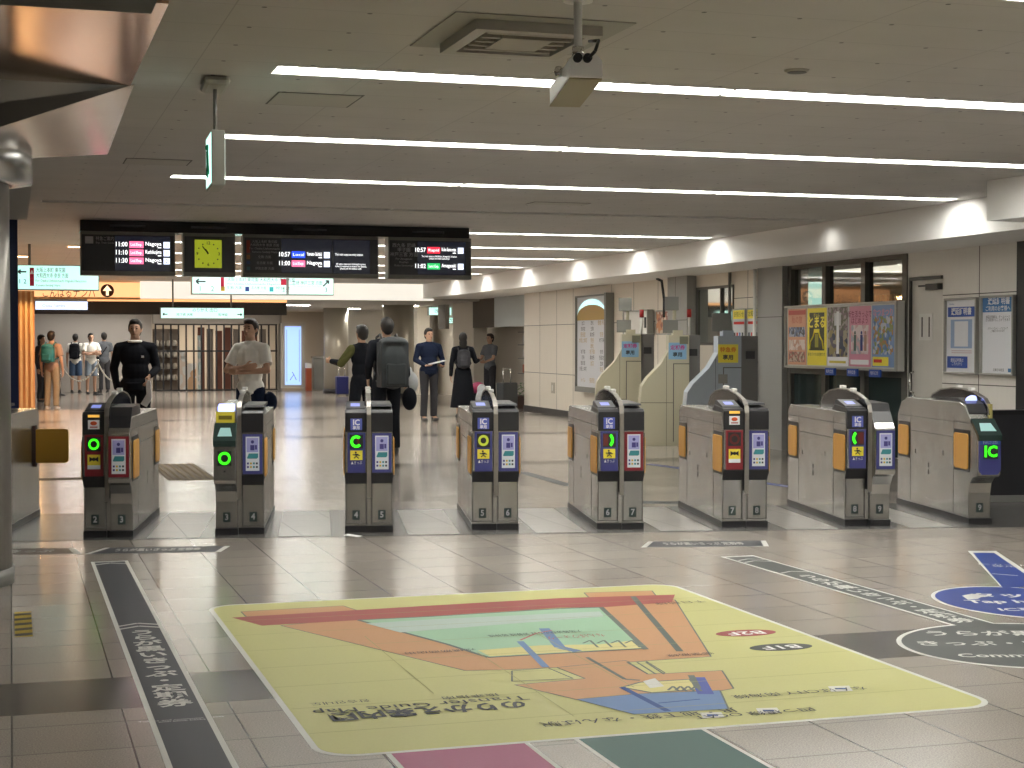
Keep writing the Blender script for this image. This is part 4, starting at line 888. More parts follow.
f.poly([P0, Bx, Vector((0.70, 12.35, 2.893))]); f.poly([Bx, Vector((-2.2, 12.35, 2.893)), Vector((0.70, 12.35, 2.893))]); f.poly([Bx, Vector((-2.2, 9.6, Bx.z)), Vector((-2.2, 12.35, 2.893))]); f.build('rear_facet', mat('pale orange tinted steel', (0.50, 0.41, 0.33), 0.2, 1.0, noise=0.06, nscale=3), t)  # orange reflection partly tinted into the rear facet's steel
struct(MB().box((-2.4, 6.2, 2.84), (0.56, 6.75, 2.9)).build('trim_5', simple('dark soffit trim', (0.10, 0.10, 0.09))))

# ------------------------------------------------------------------ ticket gates (local: y away from the viewer, front at 0)
GROT = R(-11.5)
def flap(t, side, y0, y1, z0, z1, m=ORANGE, lab=None):
    xs = 0.195 * side
    rc_ = MB().box((min(xs, xs + side * 0.004), y0 - 0.015, z0 - 0.02), (max(xs, xs + side * 0.004), y1 + 0.015, z1 + 0.03)); rc_.build('flap_recess', BLACK, t)
    r = 0.03; pts = []
    for cx, cz, a0 in ((y1 - r, z1 - r, 0), (y0 + r, z1 - r, 90), (y0 + r, z0 + r, 180), (y1 - r, z0 + r, 270)):
        for a in (0, 30, 60, 90): pts.append((cx + r * math.cos(R(a0 + a)), cz + r * math.sin(R(a0 + a))))
    a, b = xs + side * 0.005, xs + side * 0.016
    MB().prism(pts, min(a, b), max(a, b), 'x').build('flap', m, t, bevel=0.005)
def ring(p, cx, cz, r0, r1, y, m, a0=0, a1=360, n=28):
    for i in range(n):
        u, v = R(a0 + (a1 - a0) * i / n), R(a0 + (a1 - a0) * (i + 1) / n)
        p.poly([(cx + r0 * math.cos(u), y, cz + r0 * math.sin(u)), (cx + r1 * math.cos(u), y, cz + r1 * math.sin(u)), (cx + r1 * math.cos(v), y, cz + r1 * math.sin(v)), (cx + r0 * math.cos(v), y, cz + r0 * math.sin(v))], m)
def numplate(t, cx, y, s_):
    p = MB(); p.box((cx - 0.03, y - 0.004, 0.10), (cx + 0.03, y, 0.175)); o = p.build('number_plate', simple('plate black green', (0.02, 0.04, 0.035), 0.4), t)
    p = MB(); wall_text(p, s_, cx, 0.137, y - 0.006, TXT_G, 0.065, bold=0.03); p.build('number', None, o)
LILAC, TEAL, CRM = simple('lilac print', (0.36, 0.36, 0.66), 0.4), simple('teal print', (0.04, 0.24, 0.27), 0.4), simple('pale poster paper', (0.68, 0.72, 0.76), 0.4)
def poster(par, cx, y, border):
    p = MB(); p.box((cx - 0.08, y - 0.004, 0.475), (cx + 0.08, y, 0.785), border); o = p.build('display_panel', None, par)
    p = MB(); p.box((cx - 0.055, y - 0.007, 0.50), (cx + 0.055, y - 0.004, 0.765), CRM)
    p.box((cx - 0.047, y - 0.008, 0.645), (cx + 0.047, y - 0.007, 0.755), LILAC); ink = simple('indigo ink', (0.06, 0.05, 0.22))
    p.cyl((cx, y - 0.009, 0.725), (cx, y - 0.008, 0.725), 0.013, n=12, m=ink); p.box((cx - 0.018, y - 0.009, 0.66), (cx + 0.016, y - 0.008, 0.70), ink); p.box((cx + 0.02, y - 0.009, 0.665), (cx + 0.036, y - 0.008, 0.70), ink)
    p.prism([(cx - 0.045, 0.60), (cx - 0.03, 0.635), (cx + 0.045, 0.635), (cx + 0.045, 0.605), (cx + 0.035, 0.595), (cx - 0.04, 0.595)], y - 0.009, y - 0.007, 'y', TEAL)
    for k in range(8): p.box((cx - 0.045 + (k % 4) * 0.024, y - 0.008, 0.55 - (k // 4) * 0.028), (cx - 0.030 + (k % 4) * 0.024, y - 0.007, 0.565 - (k // 4) * 0.028), (ink, OC, TEAL, TXT_D)[k % 4])
    p.build('info_poster', None, o)
def half(t, x0, x1, kind, ind=None, num='', border=PURPLE, extra=None):
    cx = (x0 + x1) / 2; m = MB()
    if kind in ('entry', 'info'):
        m.prism([(0.05, 0.05), (0.05, 0.47), (0.004, 0.475), (0.004, 0.80), (0.05, 0.93), (1.69, 0.93), (1.75, 0.88), (1.75, 0.05)], x0, x1, 'x'); m.build('cabinet', STEEL, t, bevel=0.004)
        m = MB(); m.box((x0 + 0.004, 0.044, 0.075), (x0 + 0.010, 0.05, 0.40), JOINT); m.box((x1 - 0.010, 0.044, 0.075), (x1 - 0.004, 0.05, 0.40), JOINT); m.box((x0, 0.042, 0.07), (x1, 0.05, 0.076), JOINT); m.build('door_seam', None, t)
        m = MB(); m.prism([(-0.006, 0.475), (-0.006, 0.465), (0.045, 0.385), (0.06, 0.385), (0.06, 0.475)], x0, x1, 'x'); m.build('chin', BLACK, t)
        m = MB(); m.prism([(-0.006, 0.795), (-0.006, 0.945), (0.03, 0.965), (0.34, 0.985), (0.42, 0.935), (0.04, 0.935), (0.04, 0.795)], x0, x1, 'x'); hd = m.build('head', BLACK, t, bevel=0.004)
        if kind == 'entry':
            m = MB(); m.prism([(0.06, 0.965), (0.08, 0.98), (0.30, 1.025), (0.36, 1.01), (0.36, 0.965)], x0 + 0.01, x1 - 0.015, 'x'); rd_ = m.build('card_reader', CHAR, t)
            m = MB(); m.poly([(x0 + 0.045, 0.13, 0.9918), (x1 - 0.055, 0.13, 0.9918), (x1 - 0.055, 0.23, 1.0124), (x0 + 0.045, 0.23, 1.0124)]); m.build('reader_light', mat('pale reader light', (0.2, 0.22, 0.5), 0.4, emit=(0.32, 0.4, 1.0), es=0.28), rd_)
            p = MB(); p.box((x0 + 0.02, -0.011, 0.475), (x1 - 0.012, 0.0, 0.79)); dp = p.build('display_panel', border, t)
            pc = cx + 0.003
            if border is REDP:
                p = MB(); p.box((pc - 0.045, -0.010, 0.835), (pc + 0.045, -0.006, 0.905), WHP); rdi = simple('vermilion', (0.65, 0.1, 0.03)); p.ball((pc, -0.011, 0.88), (0.028, 0.002, 0.016), rdi, 10); p.box((pc - 0.03, -0.0115, 0.845), (pc + 0.03, -0.010, 0.856), simple('rose', (0.5, 0.2, 0.2))); p.build('ticket_sticker', None, hd)
                p = MB(); p.box((pc - 0.045, -0.012, 0.925), (pc + 0.045, -0.006, 0.945), mat('amber lit slot', (0.6, 0.35, 0.05), 0.4, emit=(1, 0.55, 0.1), es=0.35)); p.build('ticket_slot', None, hd)
            else:
                p = MB(); p.box((pc - 0.048, -0.010, 0.81), (pc + 0.048, -0.006, 0.90), simple('ic blue', (0.10, 0.13, 0.50), 0.4)); wall_text(p, 'IC', pc, 0.868, -0.012, WHP, 0.062, bold=0.03); wall_text(p, '専用', pc, 0.826, -0.012, WHP, 0.03, bold=0.02); p.build('ic_sticker', None, hd)
            p = MB(); p.box((pc - 0.055, -0.0125, 0.665), (pc + 0.055, -0.011, 0.775), BLK)
            if ind == 'ring': ring(p, pc, 0.72, 0.027, 0.043, -0.0135, LED)
            elif ind == 'cring': ring(p, pc, 0.72, 0.027, 0.049, -0.0135, LED, 45, 320); ring(p, pc, 0.72, 0.01, 0.026, -0.0135, LEDR, -60, 80)
            elif ind == 'dim': ring(p, pc, 0.72, 0.024, 0.044, -0.0135, LEDY)
            elif ind == 'chev': ring(p, pc - 0.03, 0.72, 0.045, 0.068, -0.0135, LED, -48, 48); p.box((pc - 0.05, -0.0132, 0.675), (pc - 0.01, -0.0125, 0.765), LEDR)
            elif ind == 'arc': ring(p, pc + 0.02, 0.72, 0.045, 0.068, -0.0135, LED, 130, 230); p.box((pc + 0.0, -0.0132, 0.675), (pc + 0.05, -0.0125, 0.765), LEDR)
            elif ind == 'red': ring(p, pc, 0.72, 0.027, 0.045, -0.0135, LEDR)
            p.build('indicator', None, dp)
            p = MB()
            if border is REDP:
                p.box((pc - 0.05, -0.0135, 0.53), (pc + 0.05, -0.011, 0.64), YEL)
                for s_ in (-1, 1): p.prism([(pc, 0.605), (pc + s_ * 0.035, 0.625), (pc + s_ * 0.035, 0.585)], -0.015, -0.0135, 'y', BLK)
                p.cyl((pc, -0.015, 0.605), (pc, -0.0135, 0.605), 0.014, n=10, m=BLK); p.box((pc - 0.05, -0.0145, 0.53), (pc + 0.05, -0.0135, 0.56), CRM)
            else:
                p.box((pc - 0.05, -0.0135, 0.575), (pc + 0.05, -0.011, 0.65), YEL)
                p.cyl((pc - 0.005, -0.015, 0.635), (pc - 0.005, -0.0135, 0.635), 0.008, n=8, m=BLK)
                for a, b in (((-0.01, 0.625), (0.0, 0.605)), ((0.0, 0.605), (-0.02, 0.59)), ((0.0, 0.605), (0.02, 0.588)), ((-0.03, 0.618), (0.03, 0.612)), ((-0.008, 0.622), (0.018, 0.62))): p.cyl((pc + a[0], -0.0145, a[1]), (pc + b[0], -0.0145, b[1]), 0.004, n=5, m=BLK)
                wall_text(p, '▲きっぷ', pc, 0.552, -0.013, WHP, 0.03, width=0.09)
            p.build('sticker', None, dp)
        else:
            m = MB(); m.prism([(0.10, 0.99), (0.12, 1.005), (0.75, 1.012), (0.78, 0.99)], x0 + 0.01, x1 - 0.005, 'x'); m.build('top_cover', CHAR, t)
            poster(t, cx, 0.002, border)
        numplate(t, cx, 0.05, num)
    else:
        if kind == 'info_steel':
            pr = [(0.03, 0.05), (0.03, 0.26), (0.01, 0.34), (-0.05, 0.41), (-0.10, 0.43), (-0.11, 0.46), (-0.10, 0.80), (0.02, 0.93), (1.60, 0.93), (1.72, 0.80), (1.75, 0.05)]
            m.prism(pr, x0, x1, 'x'); m.build('cabinet', STEEL, t, bevel=0.006)
            m = MB(); m.prism([(-0.095, 0.803), (0.02, 0.935), (0.06, 1.0), (0.5, 1.01), (0.55, 0.93), (0.02, 0.93)], x0 + 0.003, x1 - 0.003, 'x'); m.build('head', BLACK, t)
            poster(t, cx, -0.111, border)
        else:
            pr = [(0.03, 0.05), (0.03, 0.26), (0.01, 0.34), (-0.05, 0.39), (-0.15, 0.41), (-0.17, 0.44), (-0.16, 0.735), (0.0, 0.86), (0.12, 0.97), (0.25, 1.0), (1.5, 1.0), (1.66, 0.95), (1.75, 0.84), (1.75, 0.05)]
            m.prism(pr, x0, x1, 'x'); m.build('cabinet', STEEL, t, bevel=0.006)
            m = MB(); m.prism([(-0.19, 0.70), (-0.19, 0.745), (-0.02, 0.875), (0.0, 0.85), (-0.155, 0.73), (-0.155, 0.70)], x0 - 0.003, x1 + 0.003, 'x'); rd_ = m.build('card_reader', mat('dark green glass', (0.03, 0.05, 0.045), 0.12), t)
            m = MB(); m.poly([(x0 + 0.03, -0.15, 0.7776), (x1 - 0.03, -0.15, 0.7776), (x1 - 0.05, -0.07, 0.8388), (x0 + 0.05, -0.07, 0.8388)]); m.build('reader_light', mat('pale reader glow', (0.3, 0.5, 0.5), 0.3, emit=(0.4, 0.7, 0.65), es=0.12), rd_)
            if kind == 'ic_blue':
                m = MB(); m.prism([(x0 + 0.004, 0.70), (x1 - 0.004, 0.70), (x1 - 0.004, 0.46), (x1 - 0.03, 0.425), (x0 + 0.03, 0.425), (x0 + 0.004, 0.46)], -0.180, -0.168, 'y'); dp = m.build('display_panel', PURPLE, t)
                p = MB(); p.box((cx - 0.06, -0.1815, 0.555), (cx + 0.07, -0.180, 0.665), BLK); wall_text(p, 'IC', cx + 0.005, 0.61, -0.183, LED, 0.125, bold=0.035); p.build('indicator', None, dp)
                p = MB(); p.box((x0 + 0.012, -0.182, 0.67), (x1 - 0.012, -0.180, 0.70), DB); wall_text(p, 'タッチしてください', cx, 0.685, -0.184, WHP, 0.03, width=0.13); p.build('lettering', None, dp)
                m = MB(); m.prism([(0.05, 0.915), (0.13, 0.99), (0.3, 1.03), (0.75, 1.02), (0.9, 1.0), (0.3, 0.99)], x0 + 0.012, x1 - 0.02, 'x'); m.build('head', BLACK, t)
                m = MB(); m.cyl((cx, 0.22, 1.012), (cx, 0.23, 1.022), 0.05, n=20); m.build('status_light', LEDB, t)
            else:
                p = MB(); p.box((cx - 0.055, -0.174, 0.555), (cx + 0.055, -0.165, 0.665), BLK); ring(p, cx, 0.61, 0.030, 0.050, -0.176, LED); p.build('indicator', None, t)
                m = MB(); m.prism([(cx - 0.012, 0.515), (cx + 0.012, 0.515), (cx, 0.5)], -0.176, -0.165, 'y'); m.build('mark', BLK, t)
                m = MB(); m.box((x0 + 0.01, -0.01, 0.86), (x1 - 0.02, 0.16, 0.96), YEL); m.box((x0 + 0.03, -0.013, 0.90), (x1 - 0.04, -0.01, 0.93), simple('olive ink', (0.25, 0.2, 0.02))); m.build('yellow_unit', None, t)
                m = MB(); m.prism([(0.0, 0.96), (0.01, 1.0), (0.12, 1.02), (0.16, 0.96)], x0 + 0.02, x1 - 0.025, 'x'); m.build('status_light', LEDB, t, bevel=0.01)
        numplate(t, cx, 0.03, num)
    m = MB(); f0 = 0.035 if kind in ('entry', 'info') else 0.012
    m.box((x0 - 0.004, f0, 0), (x1 + 0.004, 1.765, 0.052)); m.build('plinth', BLACK, t)
def gate(k, left, right, flaps=(-1, 1), lab='', open_flap=None, fin_col=BLACKG, rail=STEEL_D):
    x, y = GATES[k] if k >= 0 else (-0.30, 12.82)
    t = thing('ticket_gate', lab, 'ticket gate', (x, y, 0.0), GROT, 'automatic ticket gates')
    t.scale = (0.95, 1, 1)
    if right is None: half(t, -0.10, 0.10, *left[:1], **left[1]); cxr = 0.115; halfw = 0.10
    else:
        half(t, -0.195, -0.018, *left[:1], **left[1]); half(t, 0.018, 0.195, *right[:1], **right[1]); cxr = 0.0; halfw = 0.195
        m = MB().box((-0.018, 0.06, 0.0), (0.018, 1.72, 0.93), BLACK); m.box((-0.016, 0.052, 0.05), (0.016, 0.06, 0.30), STEEL); m.build('spine', None, t)
    pts = [(-0.02, 0.28), (-0.022, 0.93), (0.0, 0.99), (0.08, 1.03), (0.30, 1.075), (0.55, 1.10), (0.80, 1.10), (1.05, 1.075), (1.22, 1.03), (1.32, 0.95)]
    if right is None: pts = [(0.02, 0.90), (0.03, 0.97), (0.12, 1.03), (0.35, 1.08), (0.6, 1.10), (0.85, 1.10), (1.1, 1.08), (1.3, 1.03), (1.42, 0.95)]
    if right is None: cxr = 0.085
    rim = MB().band(pts, 0.036, 0.010).build('arch_rim', rail, t); rim.location.x = cxr
    fin = MB().prism([pts[i] for i in range(1, len(pts))] + [(pts[-1][0] - 0.02, 0.90), (0.0, 0.90)], -0.014, 0.014, 'x').build('arch_fin', fin_col, t); fin.location.x = cxr
    if right is None: MB().box((0.085 - 0.012, 0.0, 0.86), (0.085 + 0.012, 0.05, 0.99)).build('yellow_end', simple('dull yellow end', (0.42, 0.36, 0.12)), t)
    for yy in (0.42, 0.70):
        m = MB(); m.box((-0.022, yy - 0.035, 1.085 + (0.018 if yy > 0.5 else 0.002)), (0.022, yy + 0.035, 1.113 + (0.018 if yy > 0.5 else 0.002))); s_ = m.build('sensor', WHITE, t, bevel=0.006); s_.location.x = cxr
    for s_ in flaps:
        if right is None:
            xs = 0.10 * s_
        sm_ = MB(); X0 = halfw * s_
        a, b = (X0, X0 + s_ * 0.0015) if s_ > 0 else (X0 + s_ * 0.0015, X0)
        sm_.box((a, 0.36, 0.07), (b, 0.366, 0.88)); sm_.box((a, 1.40, 0.07), (b, 1.406, 0.88)); sm_.box((a, 0.36, 0.70), (b, 1.40, 0.705)); sm_.box((a, 0.02, 0.83), (b, 1.74, 0.834))
        for (yy, zz) in ((0.95, 0.42), (0.95, 0.36), (1.28, 0.52), (0.6, 0.55)): sm_.box((a, yy - 0.012, zz - 0.02), (b, yy + 0.012, zz + 0.02))
        sm_.build('panel_seams', JOINT, t)
        dx = (halfw - 0.195) * s_
        n0 = set(t.children)
        flap(t, s_, 0.02, 0.33, 0.45, 0.745)
        if not (open_flap == s_): flap(t, s_, 1.44, 1.70, 0.47, 0.745)
        for o in set(t.children) - n0: o.location.x = dx
    return t
E = lambda **k: ('entry', k)
I = lambda **k: ('info', k)
gate(0, E(ind='ring', num='2', border=REDP), ('info_steel', dict(num='3', border=REDP)), lab='ticket gate with green ring on red panel, number 2, leftmost whole gate')
gate(1, ('ic_steel', dict(num='3')), I(num='4'), lab='ticket gate with yellow box and blue lamp over a green ring on bare steel')
gate(2, E(ind='cring', num='4'), I(num='5'), lab='ticket gate with green C shaped light above a yellow sticker, number 4')
gate(3, E(ind='dim', num='5'), I(num='6'), lab='ticket gate with dim olive ring on violet panel, numbers 5 and 6')
gate(4, E(ind='chev', num='6'), I(num='7', border=REDP), lab='ticket gate with green right pointing chevron and red framed poster, numbers 6 and 7')
gate(5, E(ind='red', num='7', border=REDP), I(num='8'), lab='ticket gate with unlit ring on red panel in front of the blue grey machine')
gate(6, E(ind='arc', num='8'), ('info_steel', dict(num='9')), lab='ticket gate with green left pointing arc, second from the right')
gate(7, ('ic_blue', dict(num='9')), None, flaps=(-1,), lab='single ticket gate reading IC in green on violet, rightmost')
t0 = gate(-1, I(num='1'), I(num='2'), flaps=(), lab='ticket gate cropped by the steel pillar with amber flap swung open')
f = MB()
pts = []
r = 0.03; y0, y1, z0, z1 = 0.205, 0.50, 0.47, 0.76
for cx, cz, a0 in ((y1 - r, z1 - r, 0), (y0 + r, z1 - r, 90), (y0 + r, z0 + r, 180), (y1 - r, z0 + r, 270)):
    for a in (0, 30, 60, 90): pts.append((cx + r * math.cos(R(a0 + a)), cz + r * math.sin(R(a0 + a))))
f.prism(pts, 1.50, 1.53, 'y'); f.build('flap', mat('lighter amber flap', (0.50, 0.27, 0.03), 0.4), t0, bevel=0.005)  # open flap in one even, lighter amber
MB().box((0.195, 1.48, 0.44), (0.215, 1.55, 0.79)).build('hinge', simple('dark brown hinge', (0.05, 0.02, 0.01)), t0)

# ------------------------------------------------------------------ floor stickers
def gpoly(mb, pix, z, m, outline=None, ow=0.008):
    w = [G(*p) for p in pix]
    mb.prism(w, z, z + 0.0004, 'z', m)
    if outline:
        for i, (a, b) in enumerate(zip(w, w[1:] + w[:1])): seg(mb, a, b, ow, z + 0.0005 + i * 0.00001, outline)
def seg(mb, a, b, w, z, m):
    a, b = Vector((a[0], a[1])), Vector((b[0], b[1])); d = b - a
    if d.length < 1e-5: return
    n = Vector((-d.y, d.x)).normalized() * w / 2
    mb.poly([(*(a + n), z), (*(b + n), z), (*(b - n), z), (*(a - n), z)], m)
def rrect(x0, y0, x1, y1, r, n=6):
    pts = []
    for cx, cy, a0 in ((x1 - r, y1 - r, 0), (x0 + r, y1 - r, 90), (x0 + r, y0 + r, 180), (x1 - r, y0 + r, 270)):
        for i in range(n + 1): a = R(a0 + 90 * i / n); pts.append((cx + r * math.cos(a), cy + r * math.sin(a)))
    return pts
def deco(n, c): return mat(n, c, 0.46, spec=0.22, noise=0.05, nscale=60)
mYEL, mWHT, mRED, mORG, mGRN, mBLU, mCRM, mLIN = deco('map yellow', (0.50, 0.49, 0.19)), deco('map border white', (0.62, 0.62, 0.58)), deco('map red', (0.33, 0.06, 0.05)), deco('map orange', (0.52, 0.27, 0.12)), deco('map green', (0.30, 0.50, 0.33)), deco('map blue', (0.11, 0.21, 0.42)), deco('map cream', (0.62, 0.56, 0.22)), deco('map line', (0.10, 0.13, 0.11))
mPGR = deco('map pale green', (0.42, 0.52, 0.47))
mp = MB()
mp.prism(rrect(1.05, 5.70, 3.90, 9.22, 0.16), 0, 0.001, 'z', mWHT); mp.prism(rrect(1.075, 5.725, 3.875, 9.195, 0.14), 0.001, 0.0014, 'z', mYEL)
gpoly(mp, [(281, 626), (358, 618), (601, 607), (675, 600), (711, 657), (650, 661), (555, 668), (512, 670), (465, 671)], 0.0016, mORG, mLIN)
gpoly(mp, [(241, 612), (343, 606), (358, 611), (246, 617)], 0.0016, mORG, mLIN); gpoly(mp, [(584, 593), (652, 591), (656, 596), (590, 599)], 0.0016, mORG, mLIN)
gpoly(mp, [(232, 618), (356, 610.5), (430, 606), (560, 598.5), (632, 596.3), (675, 595), (672, 602.5), (601, 607.7), (560, 608), (430, 616.5), (358, 620.5), (262, 626)], 0.0022, mRED)
gpoly(mp, [(514.7, 685.4), (585, 679), (557, 668), (625, 661), (665, 674), (722, 671), (733.6, 689), (717, 692), (576, 700)], 0.0020, mORG, mLIN)
gpoly(mp, [(358, 620.5), (430, 617), (560, 609), (601, 607.7), (644, 649), (488, 658), (448, 645)], 0.0024, mGRN, mLIN, 0.022)
gpoly(mp, [(366, 624), (430, 620), (600, 612), (604, 617), (400, 633)], 0.0030, mPGR)
gpoly(mp, [(478, 651), (540, 646), (600, 645), (634, 641), (642, 648.6), (490, 657)], 0.0032, mCRM)
gpoly(mp, [(627, 663), (646, 661.8), (665, 673.5), (648, 674.8)], 0.0026, mYEL, mLIN); gpoly(mp, [(512, 671.5), (548, 668.5), (573, 679), (512, 682)], 0.0024, mYEL, mLIN)
gpoly(mp, [(576, 700), (637, 694.5), (720, 691), (728.5, 709.5), (634, 715)], 0.0026, mBLU, mLIN)
gpoly(mp, [(640, 683), (690, 680), (699, 690), (652, 693.5), (622, 688)], 0.0030, mCRM, mLIN, 0.014)
gpoly(mp, [(643, 682), (655, 679), (664, 687), (650, 689)], 0.0036, mWHT)
ZZ = [0.0036]
def gl(pix, w, m, z=None):
    ZZ[0] += 0.00001
    z = ZZ[0]
    q = [G(*p) for p in pix]
    for a, b in zip(q, q[1:]): seg(mp, a, b, w, z, m)
gl([(633, 597), (680, 652)], 0.035, mLIN); gl([(601, 607.7), (646, 650)], 0.03, mLIN); gl([(587, 658), (625, 680), (640, 681)], 0.02, mLIN)
gl([(544, 629), (560, 648), (578, 652)], 0.055, mBLU); gl([(520, 642), (546, 668)], 0.035, mBLU); gl([(622, 688), (668, 712)], 0.03, simple('map deep blue', (0.05, 0.10, 0.28))); gl([(697, 678), (706, 695)], 0.07, simple('map violet blue', (0.10, 0.13, 0.40)))
gl([(658, 704), (700, 700)], 0.012, simple('map deep blue', (0.05, 0.10, 0.28))); gl([(691, 676), (698, 689)], 0.03, mLIN)
gl([(520, 641), (536, 634), (552, 631)], 0.015, simple('map rose', (0.45, 0.15, 0.15)))
for k in range(4): gl([(583 + k * 14, 644), (590 + k * 14, 641), (598 + k * 14, 648)], 0.012, mLIN); gl([(668 + k * 7.5, 691), (673 + k * 7.5, 687), (679 + k * 7.5, 692)], 0.012, mLIN)
for k in range(3): gl([(628 + k * 9, 663), (648 + k * 8, 675)], 0.01, mLIN)
UP = math.pi
def WD(a, b): return (Vector(G(*a)) - Vector(G(*b))).length
def mtext(s, px, py, size, m=TXT_D, rot=UP, z=0.0042, **k):
    x, y = G(px, py); floor_text(mp, s, x, y, z, m, size, rot, **k)
mtext('のりかえ案内図', 429, 711, 0.15, bold=0.03, width=WD((332, 718), (527, 704))); mtext('Transfer Guide Map', 422, 705.5, 0.11, width=WD((315, 712), (531, 699))); mtext('환승안내도', 340, 703, 0.06, width=0.25); mtext('換乘指南', 470, 697, 0.06, width=0.25)
mtext('JR・地下鉄・なんば駅', 640, 718, 0.085); mtext('なんばウォーク', 575, 637, 0.10, simple('map rose', (0.45, 0.15, 0.15)), width=0.3); mtext('大阪難波駅のりば 近鉄線 阪神線', 535, 634, 0.07, width=0.5)
mtext('千日前線', 680, 603, 0.08); mtext('なんばCITY 南海線', 800, 693, 0.075); mtext('四つ橋線 OCAT', 755, 714, 0.075); mtext('御堂筋線', 690, 655, 0.06); mtext('戎橋筋商店街', 440, 652, 0.06)
for px_, py_ in ((840, 689.5), (768, 711.5), (712, 716)):
    gpoly(mp, [(px_ - 12, py_ - 2.4), (px_ + 9, py_ - 3), (px_ + 13, py_ + 2.2), (px_ - 9, py_ + 3)], 0.0034, mWHT); gl([(px_ - 5, py_), (px_ + 6, py_)], 0.03, simple('map deep blue', (0.05, 0.10, 0.28)))
for (px_, py_, mm, s_) in ((746, 633.4, deco('pill crimson', (0.30, 0.03, 0.04)), 'B2F'), (781, 647.5, deco('pill dark', (0.045, 0.05, 0.045)), 'B1F')):
    x, y = G(px_, py_); a = R(-5)
    pl_ = [(x + 0.165 * math.cos(R(q)) , y + 0.085 * math.sin(R(q))) for q in range(0, 360, 12)]
    mp.prism(pl_, 0.0020, 0.0028, 'z', mm); floor_text(mp, s_, x, y, 0.0032, WHP, 0.12, UP, bold=0.02, width=0.2)
for yy in (8.65, 8.22, 7.79, 7.36, 6.93, 6.50, 6.07): seg(mp, (1.08, yy), (3.87, yy), 0.005, 0.0040, deco('joint through sticker', (0.30, 0.30, 0.10)))
for xx in (1.71, 2.14, 2.57): seg(mp, (xx, 5.9 + (xx % 1)), (xx, 7.3 + (xx % 1)), 0.004, 0.0040, deco('joint through sticker', (0.30, 0.30, 0.10)))
tag(mp.build('floor_map'), 'large yellow transfer guide map sticker on the floor in front of the gates', 'floor sticker')

mDK = deco('strip charcoal', (0.060, 0.062, 0.072)); mNV = deco('disc blue', (0.018, 0.045, 0.24)); mDG = deco('disc charcoal', (0.075, 0.082, 0.078))
# left long strip
s_ = MB(); s_.box((0.512, 2.0, 0), (0.758, 11.30, 0.001), mWHT); s_.box((0.535, 2.0, 0.001), (0.735, 11.26, 0.0014), mDK)
for y_ in (8.75, 8.66, 11.2): seg(s_, (0.53, y_ - 0.07), (0.635, y_), 0.025, 0.0022, mWHT); seg(s_, (0.635, y_), (0.74, y_ - 0.07), 0.025, 0.0022, mWHT)
for k, ch in enumerate('うらが黒いきっぷ・定期券'):
    floor_text(s_, ch, 0.640, 8.46 - k * 0.155, 0.0022, mWHT, 0.145, 0, bold=0.03)
floor_text(s_, 'Tickets and commuter passes\nwith black backs', 0.637, 6.45, 0.0022, mWHT, 0.028)
tag(s_.build('floor_strip'), 'long charcoal guide strip with white edges and vertical white characters, left of the yellow map', 'floor sticker')
# right strip + charcoal disc
s_ = MB()
def gworld(mb, pts, z, m): mb.prism(pts, z, z + 0.0006, 'z', m)
A = Vector(G(740, 557)); B = Vector(G(955, 619)); d = (B - A).normalized(); n = Vector((-d.y, d.x))
def sp(u, v): p = A + d * u + n * v; return (p.x, p.y)
L = (B - A).length + 0.2
C0 = Vector(G(1003, 644)); 
ext = 0.55
s_.prism([sp(-0.05, -0.125), sp(L, -0.125), sp(L, 0.125), sp(-0.05, 0.125)], 0, 0.001, 'z', mWHT)
disc = [(C0.x + 0.12 + 0.66 * math.cos(R(a)), C0.y - 0.05 + 0.60 * math.sin(R(a))) for a in range(0, 360, 6)]
disc2 = [(C0.x + 0.12 + 0.635 * math.cos(R(a)), C0.y - 0.05 + 0.575 * math.sin(R(a))) for a in range(0, 360, 6)]
s_.prism(disc, 0, 0.0009, 'z', mWHT); s_.prism(disc2, 0.001, 0.0016, 'z', mDG)
s_.prism([sp(0.0, -0.105), sp(L + 0.05, -0.105), sp(L + 0.05, 0.105), sp(0.0, 0.105)], 0.001, 0.0018, 'z', mDG)
for u in (0.12, 0.22, 0.75): seg(s_, sp(u + 0.06, -0.1), sp(u, 0), 0.02, 0.0024, mWHT); seg(s_, sp(u, 0), sp(u + 0.06, 0.1), 0.02, 0.0024, mWHT)
ang = math.atan2(d.y, d.x)
for k, ch in enumerate('うらが黒いきっぷ・定期券'):
    q = sp(1.0 + k * 0.155, 0); floor_text(s_, ch, q[0], q[1], 0.0024, mWHT, 0.14, ang + R(90), bold=0.03)
for ch, px_, py_, sz in (('うらが黒い', 996, 634, 0.15), ('きっぷ・定期券', 1010, 644, 0.135), ('Commuter', 1014, 656, 0.12)):
    x, y = G(px_, py_); floor_text(s_, ch, x, y, 0.0024, mWHT, sz, R(-17), bold=0.02)
tag(s_.build('floor_strip'), 'diagonal charcoal guide strip ending in a charcoal disc at the right edge', 'floor sticker')
